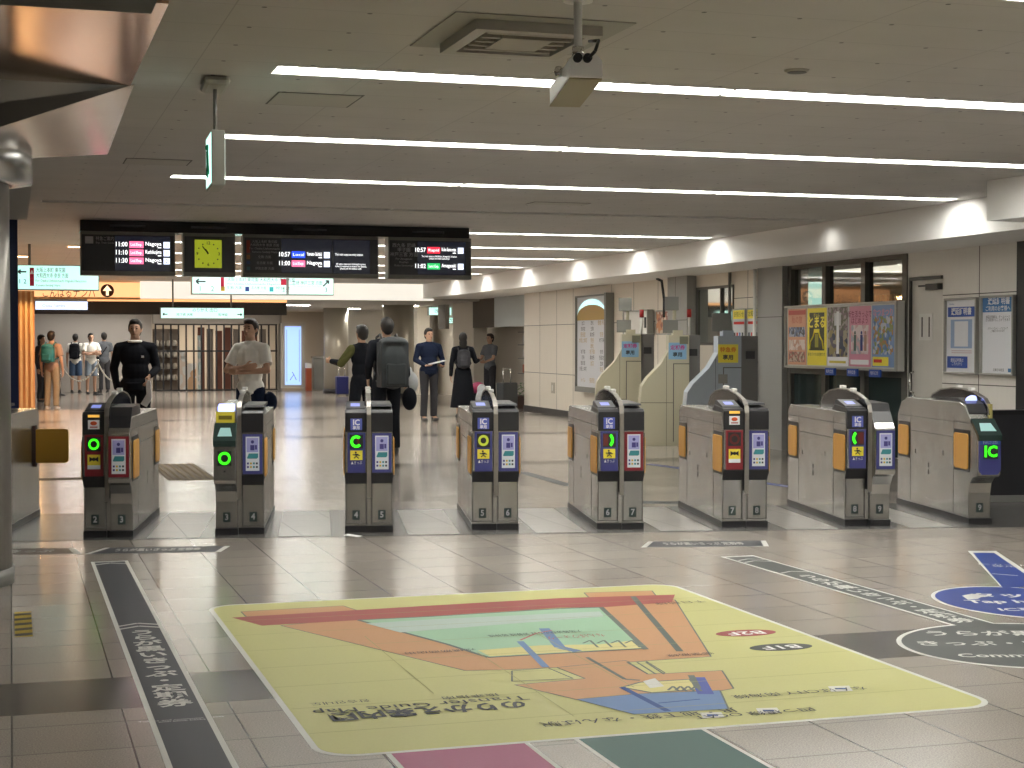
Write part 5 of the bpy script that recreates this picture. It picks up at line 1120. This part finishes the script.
# blue disc with tongue
s_ = MB(); C1 = Vector(G(1024, 602)); RX = (C1 - Vector(G(937, 599))).length
q0, q1, q2, q3 = G(968, 551), G(996, 551), G(1046, 584), G(1000, 586)
for sc_, z, m in ((1.0, 0.0, mWHT), (0.955, 0.001, mNV)):
    s_.prism([(C1.x + RX * sc_ * math.cos(R(a)), C1.y + 0.60 * sc_ * math.sin(R(a))) for a in range(0, 360, 6)], z, z + 0.0008, 'z', m)
tg = [Vector(q) for q in (q0, q1, q2, q3)]; c_ = sum(tg, Vector((0, 0))) / 4
s_.prism([tuple(v) for v in tg], 0, 0.001, 'z', mWHT)
ti = [Vector(G(973, 553)), Vector(G(994, 553)), Vector(G(1042, 586)), Vector(G(1003, 588))]
s_.prism([tuple(v) for v in ti], 0.001, 0.0019, 'z', mNV)
x, y = G(1004, 566); floor_text(s_, 'ICカード\n専用', x, y, 0.0024, mWHT, 0.085, R(-30))
seg(s_, G(992, 574), G(1018, 576), 0.02, 0.0024, mWHT)
for ch, px_, py_, sz in (('タッチ', 1012, 596, 0.17), ('Tap here', 1014, 602, 0.15), ('IC専用', 1030, 610, 0.12)):
    x, y = G(px_, py_); floor_text(s_, ch, x, y, 0.0024, mWHT, sz, R(-17), bold=0.03)
gq = [G(*p) for p in ((962, 596), (972, 594), (984, 596), (978, 599), (968, 600))]; s_.prism(gq, 0.0019, 0.0024, 'z', mWHT)
tag(s_.build('floor_disc'), 'blue disc sticker reading Tap with a tongue towards the gates, right edge', 'floor sticker')
# cross strips before the gates
def cross(pa, pb, txt, lab, w=0.33, dark=mDK):
    s_ = MB(); A, B = Vector(G(*pa)), Vector(G(*pb)); d = (B - A).normalized(); n = Vector((-d.y, d.x)); L = (B - A).length
    f_ = lambda u, v: tuple(A + d * u + n * v)
    s_.prism([f_(-0.03, -w / 2), f_(L - 0.0, -w / 2), f_(L + 0.05, w / 2), f_(0.07, w / 2)] if lab.startswith('dark') else [f_(0.09, -w / 2), f_(L + 0.05, -w / 2), f_(L - 0.05, w / 2), f_(-0.03, w / 2)], 0, 0.001, 'z', mWHT)
    s_.prism([f_(0.01, -w / 2 + .0), f_(L - 0.04, -w / 2 + .0), f_(L + 0.01, w / 2), f_(0.11, w / 2)] if lab.startswith('dark') else [f_(0.13, -w / 2), f_(L - 0.0, -w / 2), f_(L - 0.1, w / 2), f_(0.02, w / 2)], 0.001, 0.0016, 'z', dark)
    c = f_(L / 2, 0); floor_text(s_, txt, c[0], c[1], 0.0022, mWHT, w * 0.5, math.atan2(d.y, d.x), bold=0.02, width=L * 0.66)
    tag(s_.build('floor_strip'), lab, 'floor sticker')
cross((92, 551), (222, 549), 'うらが黒いきっぷ 定期券', 'dark lettered cross strip on the floor before the first and second gates')
cross((642, 544.5), (764, 543.5), 'うらが黒いきっぷ 定期券', 'dark lettered cross strip before the fifth and sixth gates, near the diagonal strip', w=0.33)
cross((-70, 553), (78, 551), '定期券 きっぷ', 'faded lettered cross strip at the left edge beside the steel pillar', dark=deco('faded strip', (0.16, 0.13, 0.11)))
# warning patch
s_ = MB(); x0, x1, y0, y1 = 0.01, 0.098, 8.53, 9.32
s_.box((x0, y0, 0), (x1, y1, 0.001), deco('hazard yellow', (0.45, 0.33, 0.04)))
for k in range(5): yy = y0 + 0.02 + k * 0.16; s_.prism([(x0, yy), (x1, yy + 0.02), (x1, yy + 0.09), (x0, yy + 0.07)], 0.001, 0.0014, 'z', BLK)
tag(s_.build('hazard_tape'), 'small yellow and black striped tape patch on the floor by the steel pillar', 'floor tape')
# coloured stickers at the bottom edge
for (pa, pb, pc_, pd, m, lb) in (((388, 752), (525, 743), (570, 778), (400, 790), deco('sticker plum', (0.36, 0.09, 0.18)), 'plum coloured floor panel cut by the bottom edge below the yellow map'), ((577, 739), (702, 729.5), (775, 772), (600, 790), deco('sticker bottle green', (0.035, 0.11, 0.095)), 'bottle green floor panel cut by the bottom edge below the yellow map')):
    s_ = MB(); x0 = G(*pa)[0]; x1 = G(*pb)[0]; s_.box((x0 - 0.015, 4.2, 0), (x1 + 0.015, 5.695, 0.001), mWHT); s_.box((x0 + 0.005, 4.2, 0.001), (x1 - 0.005, 5.695, 0.0015), m); tag(s_.build('floor_panel'), lb, 'floor sticker')
# beyond the gates
x, y = G(181, 471); s_ = MB(); s_.box((x - 0.26, y - 1.3, 0), (x + 0.26, y + 1.1, 0.004), simple('tactile brown', (0.20, 0.16, 0.11)))
for i in range(6):
    for j in range(20): s_.cyl((x - 0.21 + i * 0.085, y - 1.22 + j * 0.12, 0.004), (x - 0.21 + i * 0.085, y - 1.22 + j * 0.12, 0.008), 0.022, n=6, m=simple('tactile buff', (0.34, 0.28, 0.18)))
tag(s_.build('tactile_mat'), 'brown dotted tactile mat on the floor beyond the first gate', 'tactile mat')
x, y = G(40, 479.5); s_ = MB(); s_.box((x - 0.4, y - 0.15, 0), (x + 0.75, y + 0.12, 0.004), simple('tactile brown', (0.20, 0.16, 0.11)))
for i in range(12): s_.cyl((x - 0.35 + i * 0.09, y, 0.004), (x - 0.35 + i * 0.09, y, 0.008), 0.03, n=6, m=simple('tactile buff', (0.34, 0.28, 0.18)))
tag(s_.build('tactile_strip'), 'brown tactile strip across the left aisle beyond the gates', 'tactile mat')
for k, (pa, pb, lb) in enumerate((((648, 464), (700, 471), 'blue floor arrow strip between the fifth and sixth gates'), ((757, 482), (792, 487), 'blue floor arrow strip left of the seventh gate'))):
    s_ = MB(); a, b = G(*pa), G(*pb); seg(s_, a, b, 0.12, 0.001, mNV); seg(s_, a, b, 0.02, 0.0015, mWHT); tag(s_.build('floor_strip'), lb, 'floor sticker')
s_ = MB(); a, b = G(640, 502.5), G(684, 502.5); seg(s_, a, b, 0.25, 0.001, mDG); tag(s_.build('floor_strip'), 'dim grey cross strip beyond the fifth gate aisle', 'floor sticker')
s_ = MB(); a, b = G(522, 472), G(571, 486); seg(s_, a, b, 0.14, 0.001, mDG); tag(s_.build('floor_strip'), 'dim grey diagonal strip left of the fifth gate', 'floor sticker')
x, y = G(353, 536.5); s_ = MB(); s_.poly([(x - 0.06, y + 0.07, 0.004), (x - 0.02, y + 0.09, 0.012), (x + 0.07, y - 0.04, 0.006), (x + 0.02, y - 0.06, 0.004)]); o = s_.build('paper_scrap', WHP)
so = o.modifiers.new('thick', 'SOLIDIFY'); so.thickness = 0.001; tag(o, 'torn white paper scrap on the floor at the foot of the third gate', 'paper scrap')

# ------------------------------------------------------------------ people
def cap(mb, a, ra, b, rb, n=14):
    a, b = Vector(a), Vector(b); mb.cyl(a, b, ra, rb, n=n); mb.ball(a, ra, seg=n); mb.ball(b, rb, seg=n)
def melt(mb, name, m, parent, vox, smooth=6):
    o = mb.build(name + '_raw', m, None)
    r = o.modifiers.new('r', 'REMESH'); r.mode = 'VOXEL'; r.voxel_size = vox
    s_ = o.modifiers.new('s', 'SMOOTH'); s_.iterations = smooth; s_.factor = 0.5
    dg = bpy.context.evaluated_depsgraph_get(); dg.update()
    me = bpy.data.meshes.new_from_object(o.evaluated_get(dg)); me.name = name
    me.materials.clear(); me.materials.append(m)
    for p in me.polygons: p.use_smooth = True; p.material_index = 0
    bpy.data.objects.remove(o)
    n = bpy.data.objects.new(name, me); COL.objects.link(n)
    if parent is not None: n.parent = parent
    return n
def hand(mb, w, d, palm_n, curl=0.5, side=1):
    """w wrist, d direction of the hand, palm_n palm normal"""
    w, d, pn = Vector(w), Vector(d).normalized(), Vector(palm_n).normalized(); s_ = d.cross(pn).normalized() * side
    for k in range(4):
        o = s_ * (k - 1.5) * 0.019
        cap(mb, w + o * 0.6, 0.016, w + d * 0.085 + o, 0.0115, 8)
    for k, L in enumerate((0.062, 0.074, 0.07, 0.055)):
        o = s_ * (k - 1.5) * 0.0205; b = w + d * 0.088 + o
        d1 = (d + pn * curl * 0.6).normalized(); d2 = (d + pn * curl * 1.8).normalized(); d3 = (d * 0.5 + pn * curl * 2).normalized()
        p1 = b + d1 * L * 0.5; p2 = p1 + d2 * L * 0.3; p3 = p2 + d3 * L * 0.25
        cap(mb, b, 0.0095, p1, 0.0088, 8); cap(mb, p1, 0.0088, p2, 0.0082, 8); cap(mb, p2, 0.0082, p3, 0.0075, 8)
    b = w + d * 0.03 - s_ * 0.03; p1 = b + (d * 0.7 - s_ * 0.7 + pn * 0.3).normalized() * 0.04; p2 = p1 + (d + pn * 0.4).normalized() * 0.028
    cap(mb, b, 0.014, p1, 0.011, 8); cap(mb, p1, 0.011, p2, 0.009, 8)
def person(label, px=None, py=None, loc=None, rz=0, h=1.72, top=None, bottom=None, hairc=(0.015, 0.012, 0.01), sleeve='long', legs='long', arms=None, stance=0.10, vox=0.010, hair='short', shoe=(0.05, 0.05, 0.05), group=None, skin=SKIN, wide=1.0, headturn=0, dress=False):
    if loc is None: loc = G(px, py)
    t = thing('person', label, 'person', (loc[0], loc[1], 0), rz, group)
    S_ = h / 1.75
    A = arms or {}
    sh = {-1: Vector((-0.175 * wide, 0.01, 1.42)), 1: Vector((0.175 * wide, 0.01, 1.42))}
    el = {-1: Vector(A.get('el', (-0.24, 0.03, 1.13))), 1: Vector(A.get('er', (0.24, 0.03, 1.13)))}
    wr = {-1: Vector(A.get('wl', (-0.25, -0.03, 0.88))), 1: Vector(A.get('wr', (0.25, -0.03, 0.88)))}
    hd = {-1: Vector(A.get('hl', (0, -0.1, -1))), 1: Vector(A.get('hr', (0, -0.1, -1)))}
    pn = {-1: Vector(A.get('nl', (1, 0, 0))), 1: Vector(A.get('nr', (-1, 0, 0)))}
    hip = {s: Vector((s * 0.085 * wide, 0, 0.93)) for s in (-1, 1)}
    kn = {s: Vector((s * stance * 1.0, -0.015, 0.50)) for s in (-1, 1)}
    an = {s: Vector((s * stance * 1.05, 0.02, 0.09)) for s in (-1, 1)}
    def torso(b, g, low=True):
        b.ball((0, 0.0, 1.31), (0.155 * wide + g, 0.10 + g, 0.17 + g)); b.ball((0, -0.005, 1.13), (0.135 * wide + g, 0.098 + g, 0.17 + g))
        b.ball((0, 0.0, 0.97), (0.155 * wide + g, 0.11 + g, 0.12 + g))
        cap(b, sh[-1] + Vector((0.03, 0, 0)), 0.055 + g, sh[1] - Vector((0.03, 0, 0)), 0.055 + g)
    b = MB(); torso(b, 0)
    cap(b, (0, 0.01, 1.42), 0.068, (0, -0.005, 1.55), 0.056)
    for s in (-1, 1): cap(b, (0, 0.01, 1.475), 0.05, (s * 0.13 * wide, 0.01, 1.435), 0.045)
    b.ball((0, 0.0, 1.655), (0.075, 0.094, 0.105), seg=20); b.ball((0, -0.028, 1.60), (0.056, 0.062, 0.066)); b.ball((0, -0.07, 1.565), (0.024, 0.02, 0.02))
    cap(b, (0, -0.09, 1.655), 0.009, (0, -0.106, 1.625), 0.013, 8)
    for s in (-1, 1): b.ball((s * 0.077, 0.008, 1.645), (0.011, 0.02, 0.032), seg=10)
    b.ball((0, -0.089, 1.592), (0.024, 0.009, 0.009), seg=10)
    for s in (-1, 1):
        cap(b, sh[s], 0.05, el[s], 0.038); cap(b, el[s], 0.038, wr[s], 0.026); hand(b, wr[s], hd[s], pn[s], 0.5, s)
        cap(b, hip[s], 0.085, kn[s], 0.055); cap(b, kn[s], 0.053, (kn[s] + an[s]) / 2 + Vector((0, 0.015, 0.05)), 0.052); cap(b, (kn[s] + an[s]) / 2 + Vector((0, 0.015, 0.05)), 0.052, an[s], 0.036)
        cap(b, an[s], 0.034, an[s] + Vector((s * 0.015, -0.12, -0.05)), 0.03)
    bo = melt(b, 'body', skin, t, vox, 4)
    for s in (-1, 1):
        MB().ball((s * 0.030, -0.083, 1.655), (0.012, 0.008, 0.007), seg=10).build('eye', mat('eye dark', (0.02, 0.015, 0.012), 0.2), bo)
        MB().ball((s * 0.030, -0.088, 1.678), (0.018, 0.006, 0.0035), seg=8).build('eyebrow', mat('brow', hairc, 0.8), bo)
    MB().ball((0, -0.097, 1.592), (0.021, 0.004, 0.0045), seg=10).build('lips', mat('lips', (0.35, 0.12, 0.10), 0.5), bo)
    hb = MB(); hb.ball((0, 0.022, 1.672), (0.088, 0.096, 0.112), seg=20); hb.ball((0, -0.03, 1.735), (0.068, 0.058, 0.045), seg=14); hb.ball((0, 0.05, 1.62), (0.072, 0.055, 0.07), seg=14)
    if hair == 'long':
        hb.ball((0, 0.05, 1.56), (0.085, 0.055, 0.14), seg=14)
    melt(hb, 'hair', mat('hair %s' % str(hairc), hairc, 0.6), t, 0.009, 3)
    # top
    g = 0.018; b = MB(); torso(b, g)
    cap(b, (0, 0.01, 1.43), 0.080, (0, 0.0, 1.485), 0.068)
    for s in (-1, 1): cap(b, (0, 0.01, 1.468), 0.060, (s * 0.13 * wide, 0.01, 1.438), 0.058)
    for s in (-1, 1):
        if sleeve == 'long': cap(b, sh[s], 0.068, el[s], 0.053); cap(b, el[s], 0.053, wr[s] + (el[s] - wr[s]) * 0.06, 0.040)
        else: e = sh[s] + (el[s] - sh[s]) * 0.72; b.cyl(sh[s], e, 0.070, 0.074, n=14); b.ball(sh[s], 0.070)
    if dress: b.cyl((0, 0, 1.0), (0, 0.0, 0.22), 0.17, 0.27, n=20)
    else: b.cyl((0, 0.0, 0.99), (0, 0.0, 0.90), 0.135 * wide, 0.135 * wide, n=20)
    to = melt(b, 'dress' if dress else 'shirt', top, t, vox, 6)
    if bottom is not None:
        b = MB(); b.ball((0, 0, 0.96), (0.162 * wide, 0.122, 0.11))
        for s in (-1, 1):
            if legs == 'long': cap(b, hip[s], 0.098, kn[s], 0.075); b.cyl(kn[s], an[s] + Vector((0, 0, 0.0)), 0.075, 0.066, n=14)
            else: b.ball(hip[s], 0.1); b.cyl(hip[s], kn[s] + Vector((0, 0, 0.02)), 0.1, 0.095, n=14)
        melt(b, 'trousers' if legs == 'long' else 'shorts', bottom, t, vox, 6)
    for s in (-1, 1):
        b = MB(); c = an[s]
        b.ball((c.x + s * 0.004, c.y + 0.01, 0.055), (0.042, 0.05, 0.05)); b.ball((c.x + s * 0.012, c.y - 0.09, 0.035), (0.046, 0.09, 0.034)); b.box((c.x - 0.035, c.y - 0.12, 0.002), (c.x + 0.045, c.y + 0.04, 0.03))
        melt(b, 'shoe', mat('shoe %s' % str(shoe), shoe, 0.5), t, 0.008, 3)
    t.scale = (S_, S_, S_)
    return t
def worn(name, label, cat, host, mk):
    """a carried thing: top-level, standing where its bearer stands"""
    t = thing(name, label, cat, tuple(host.location), host.rotation_euler.z); t.scale = host.scale; mk(t); return t
def backpack(m, z0=0.98, z1=1.45, w=0.15, d=0.17):
    def mk(t):
        b = MB(); zc = (z0 + z1) / 2; hh = (z1 - z0) / 2
        b.ball((0, 0.13 + d / 2, zc), (w, d / 2 + 0.02, hh)); b.box((-w * 0.85, 0.13, z0 + 0.03), (w * 0.85, 0.13 + d * 0.85, z1 - 0.06)); b.ball((0, 0.14 + d * .5, z1 - 0.06), (w * 0.9, d / 2, 0.07))
        melt(b, 'pack_body', m, t, 0.012, 8)
        b = MB(); b.box((-w * 0.6, 0.13 + d * 0.8, z0 + 0.06), (w * 0.6, 0.155 + d * 1.0, zc)); b.build('front_pocket', m, t, bevel=0.02)
        for s in (-1, 1):
            MB().tube([(s * 0.10, 0.15, z1 - 0.04), (s * 0.11, 0.06, z1 + 0.035), (s * 0.12, -0.06, z1 + 0.0), (s * 0.125, -0.135, z1 - 0.13), (s * 0.13, -0.11, z0 + 0.22), (s * 0.165, 0.02, z0 + 0.12), (s * 0.12, 0.15, z0 + 0.08)], 0.015, 8).build('strap', m, t)
    return mk
BKT, NVY, WTE, GRT, KHK, DNM, LDN, DGT, OLV = [mat(n, c, 0.9, spec=0.12, noise=0.08, nscale=25, bump=0.3) for n, c in (('black knit', (0.012, 0.013, 0.017)), ('navy cloth', (0.012, 0.018, 0.04)), ('white cotton', (0.82, 0.80, 0.74)), ('grey cotton', (0.13, 0.14, 0.155)), ('khaki cloth', (0.28, 0.23, 0.16)), ('denim', (0.06, 0.10, 0.17)), ('light denim', (0.25, 0.30, 0.36)), ('dark grey cloth', (0.05, 0.05, 0.055)), ('olive cloth', (0.10, 0.10, 0.035)))]

P = person('person in black sweater holding a white paper, facing the viewer behind the first gate', px=136, py=463, rz=R(-12), h=1.76, top=BKT, bottom=BKT, vox=0.0075, wide=1.12,
           arms=dict(er=(0.255, 0.02, 1.16), wr=(0.20, -0.22, 1.08), hr=(-0.2, -0.5, -0.75), nr=(-1, 0, 0), el=(-0.27, 0.06, 1.17), wl=(-0.22, -0.02, 0.92), hl=(0.2, -0.15, -1)))
MB().lathe([(0.088, 1.485), (0.092, 1.50), (0.076, 1.515), (0.070, 1.505)], n=20).build('collar', WTE, P)
MB().box((0.09, -0.128, 1.30), (0.12, -0.118, 1.325)).build('chest_badge', WHP, P)
def mk(t):
    m = MB(); m.prism([(0.10, 0.74), (0.17, 0.70), (0.235, 0.80), (0.22, 1.02), (0.16, 1.04), (0.17, 0.86)], -0.30, -0.285, 'y'); m.build('sheet', WHP, t, bevel=0.004)
worn('folded_paper', 'white folded paper held by the person in the black sweater', 'paper', P, mk)
def mk(t): MB().tube([(-0.19, -0.05, 0.86), (-0.18, -0.09, 0.80), (-0.18, -0.08, 0.72)], 0.03).build('case', CHROME, t)
worn('water_bottle', 'small shiny bottle in the lowered hand of the black sweater person', 'bottle', P, mk)

P = person('person in loose white t-shirt with folded arms behind the second gate', px=251, py=470, rz=R(-38), h=1.75, top=WTE, bottom=NVY, sleeve='short', vox=0.0075, wide=1.0, hairc=(0.03, 0.02, 0.015),
           arms=dict(el=(-0.27, -0.08, 1.17), er=(0.27, -0.08, 1.17), wl=(0.06, -0.235, 1.21), wr=(-0.06, -0.20, 1.15), hl=(1, -0.1, 0.1), hr=(-1, 0.1, 0.1), nl=(0, 1, 0), nr=(0, 1, 0)))
def mk(t): MB().ball((0.22, 0.06, 0.80), (0.09, 0.07, 0.12)).build('pouch', NVY, t)
worn('waist_pouch', 'dark navy pouch at the hip of the white t-shirt person', 'bag', P, mk)

P = person('person in khaki trousers carrying a teal backpack, back turned, far left', px=52, py=410, rz=R(155), h=1.72, top=mat('tan cotton', (0.30, 0.20, 0.15), 0.85), bottom=KHK, sleeve='short', shoe=(0.5, 0.48, 0.44), vox=0.012)
worn('backpack', 'teal backpack on the person in khaki trousers', 'backpack', P, backpack(mat('teal nylon', (0.01, 0.13, 0.15), 0.6), 1.05, 1.48, 0.16))
P = person('person in white shirt and denim shorts with black backpack, back turned by the ropes', loc=tuple(PY(75.5, 350, 49.0)), rz=R(170), h=1.72, top=WTE, bottom=DNM, sleeve='short', legs='short', vox=0.013)
worn('backpack', 'black backpack over the white shirt and denim shorts', 'backpack', P, backpack(BKT, 1.0, 1.48, 0.17))
person('person in white shirt with folded arms and pale shorts by the ropes', loc=tuple(PY(91, 350, 48.0)), rz=R(10), h=1.74, top=WTE, bottom=LDN, sleeve='short', legs='short', vox=0.013, arms=dict(el=(-0.25, -0.08, 1.17), er=(0.25, -0.08, 1.17), wl=(0.05, -0.2, 1.21), wr=(-0.05, -0.19, 1.15), hl=(1, 0, 0.1), hr=(-1, 0, 0.1), nl=(0, 1, 0), nr=(0, 1, 0)))
P = person('person in grey shirt and dark trousers, back turned, left of the sweater person', loc=tuple(PY(104, 350, 49.1)), rz=R(190), h=1.76, top=GRT, bottom=DGT, sleeve='short', vox=0.013)
worn('shoulder_bag', 'dark strap bag across the grey shirt near the ropes', 'bag', P, lambda t: (MB().tube([(-0.14, 0.0, 1.48), (-0.02, 0.135, 1.3), (0.16, 0.13, 1.05)], 0.012).build('strap', BKT, t), MB().ball((0.2, 0.07, 0.98), (0.05, 0.1, 0.1)).build('pouch', BKT, t)))
person('person in dark clothes mostly hidden behind the slatted column', px=42, py=402, rz=R(60), h=1.66, top=DGT, bottom=DGT, vox=0.013, hair='long')

P = person('backpacker in black seen from behind beyond the third gate', px=387, py=455, rz=R(185), h=1.80, top=BKT, bottom=BKT, vox=0.009, wide=1.1, arms=dict(el=(-0.25, 0.02, 1.15), wl=(-0.30, -0.06, 1.00), er=(0.25, 0.02, 1.15), wr=(0.22, -0.1, 1.0)))
worn('backpack', 'large charcoal hiking backpack carried beyond the third gate', 'backpack', P, backpack(mat('charcoal nylon', (0.035, 0.042, 0.045), 0.55, noise=0.2, nscale=10), 0.85, 1.52, 0.215, 0.26))
def mk(t):
    b = MB(); b.ball((-0.36, -0.06, 0.93), (0.085, 0.08, 0.14)); b.ball((-0.33, -0.06, 1.05), (0.04, 0.04, 0.09)); melt(b, 'bag_body', mat('white plastic bag', (0.45, 0.47, 0.48), 0.4, noise=0.3, nscale=12), t, 0.012, 4)
worn('plastic_bag', 'white plastic bag hanging beside the charcoal backpack', 'bag', P, mk)
def mk(t):
    b = MB(); b.ball((-0.30, 0.02, 0.72), (0.10, 0.09, 0.15)); melt(b, 'bag_body', BKT, t, 0.012, 4); MB().tube([(-0.30, -0.05, 0.98), (-0.30, 0.0, 0.84)], 0.01).build('strap', BKT, t)
worn('drawstring_bag', 'black soft bag hanging low below the white plastic bag', 'bag', P, mk)
P = person('person in black jacket with olive sleeve, left of the backpacker', px=362, py=448, rz=R(200), h=1.72, top=BKT, bottom=BKT, vox=0.010, stance=0.14, arms=dict(er=(0.30, -0.08, 1.22), wr=(0.34, -0.28, 1.25), hr=(0.2, -1, 0.1)))
s_ = MB(); cap(s_, (0.175, 0.01, 1.42), 0.072, (0.30, -0.08, 1.22), 0.060); melt(s_, 'sleeve', OLV, P, 0.012)
P = person('person in navy top and grey trousers holding a white folder beyond the gates', px=429, py=421, rz=R(10), h=1.74, top=NVY, bottom=DGT, vox=0.011, wide=1.15, arms=dict(el=(-0.28, 0.0, 1.17), er=(0.28, 0.0, 1.17), wl=(-0.16, -0.19, 1.06), wr=(0.20, -0.19, 1.05), hl=(0.6, -0.6, 0), hr=(-0.6, -0.6, 0), nl=(0, 0, 1), nr=(0, 0, 1)))
worn('folder', 'white folder held by the person in the navy top', 'folder', P, lambda t: MB().prism([(-0.12, 1.08), (0.20, 1.15), (0.2, 1.165), (-0.12, 1.095)], -0.36, -0.22, 'y').build('sheet', WHP, t))
P = person('person in long black dress seen from behind, right of the navy top', px=463, py=418, rz=R(170), h=1.66, top=BKT, bottom=None, dress=True, hair='long', vox=0.011, arms=dict(el=(-0.27, -0.05, 1.18), wl=(-0.35, -0.25, 1.20), hl=(-0.3, -1, 0.1)))
worn('backpack', 'small dull black backpack on the long black dress', 'backpack', P, backpack(DGT, 1.02, 1.42, 0.15, 0.14))
P = person('person in grey top with outstretched hands beside the luggage, near the cream wall end', px=490, py=404, rz=R(-60), h=1.68, top=GRT, bottom=DGT, vox=0.012, sleeve='short', hairc=(0.04, 0.025, 0.02), arms=dict(el=(-0.2, -0.1, 1.15), er=(0.2, -0.1, 1.15), wl=(-0.14, -0.32, 1.08), wr=(0.14, -0.32, 1.06), hl=(0, -1, 0), hr=(0, -1, 0)))
def suitcase(lab, px, py, w, d, h, m, rz=0):
    x, y = G(px, py); t = thing('suitcase', lab, 'suitcase', (x, y, 0), rz)
    MB().box((-w, -d, 0.05), (w, d, h)).build('shell', m, t, bevel=0.03)
    for sx in (-1, 1):
        for sy in (-1, 1): MB().cyl((sx * w * 0.8 - 0.01, sy * d * 0.7, 0.03), (sx * w * 0.8 + 0.01, sy * d * 0.7, 0.03), 0.03, n=10).build('wheel', BLACK, t)
    MB().tube([(-w * .5, 0, h), (-w * .5, 0, h + 0.3), (w * .5, 0, h + 0.3), (w * .5, 0, h)], 0.012).build('handle', CHROME, t)
suitcase('dark blue upright suitcase beside the person with the olive sleeve', 342, 396, 0.17, 0.12, 0.55, mat('blue shell', (0.015, 0.02, 0.12), 0.4))
suitcase('charcoal suitcase by the luggage pile near the cream wall end', 507, 411, 0.2, 0.14, 0.62, mat('charcoal shell', (0.05, 0.055, 0.06), 0.35), R(20))
x, y = G(498, 413); t = thing('tote_bag', 'white lumpy carrier bag on the floor in the luggage pile', 'bag', (x - 0.3, y, 0)); b = MB(); b.ball((0, 0, 0.28), (0.2, 0.14, 0.28)); b.ball((-0.06, 0, 0.5), (0.1, 0.08, 0.12)); melt(b, 'bag_body', mat('white plastic bag', (0.45, 0.47, 0.48), 0.4, noise=0.3, nscale=12), t, 0.015)
x, y = G(478, 413); t = thing('tote_bag', 'crimson pink bag on top of a dark case left of the white bag', 'bag', (x, y, 0)); b = MB(); b.ball((0, 0, 0.52), (0.17, 0.12, 0.14)); melt(b, 'bag_body', mat('crimson nylon', (0.30, 0.02, 0.08), 0.5), t, 0.015); MB().box((-0.16, -0.12, 0.01), (0.16, 0.12, 0.42)).build('lower_case', BKT, t, bevel=0.02)
S.view_settings.view_transform='Standard'; S.view_settings.look='None'; S.view_settings.exposure=1.0; S.view_settings.gamma=1.0; S.view_settings.use_curve_mapping=False
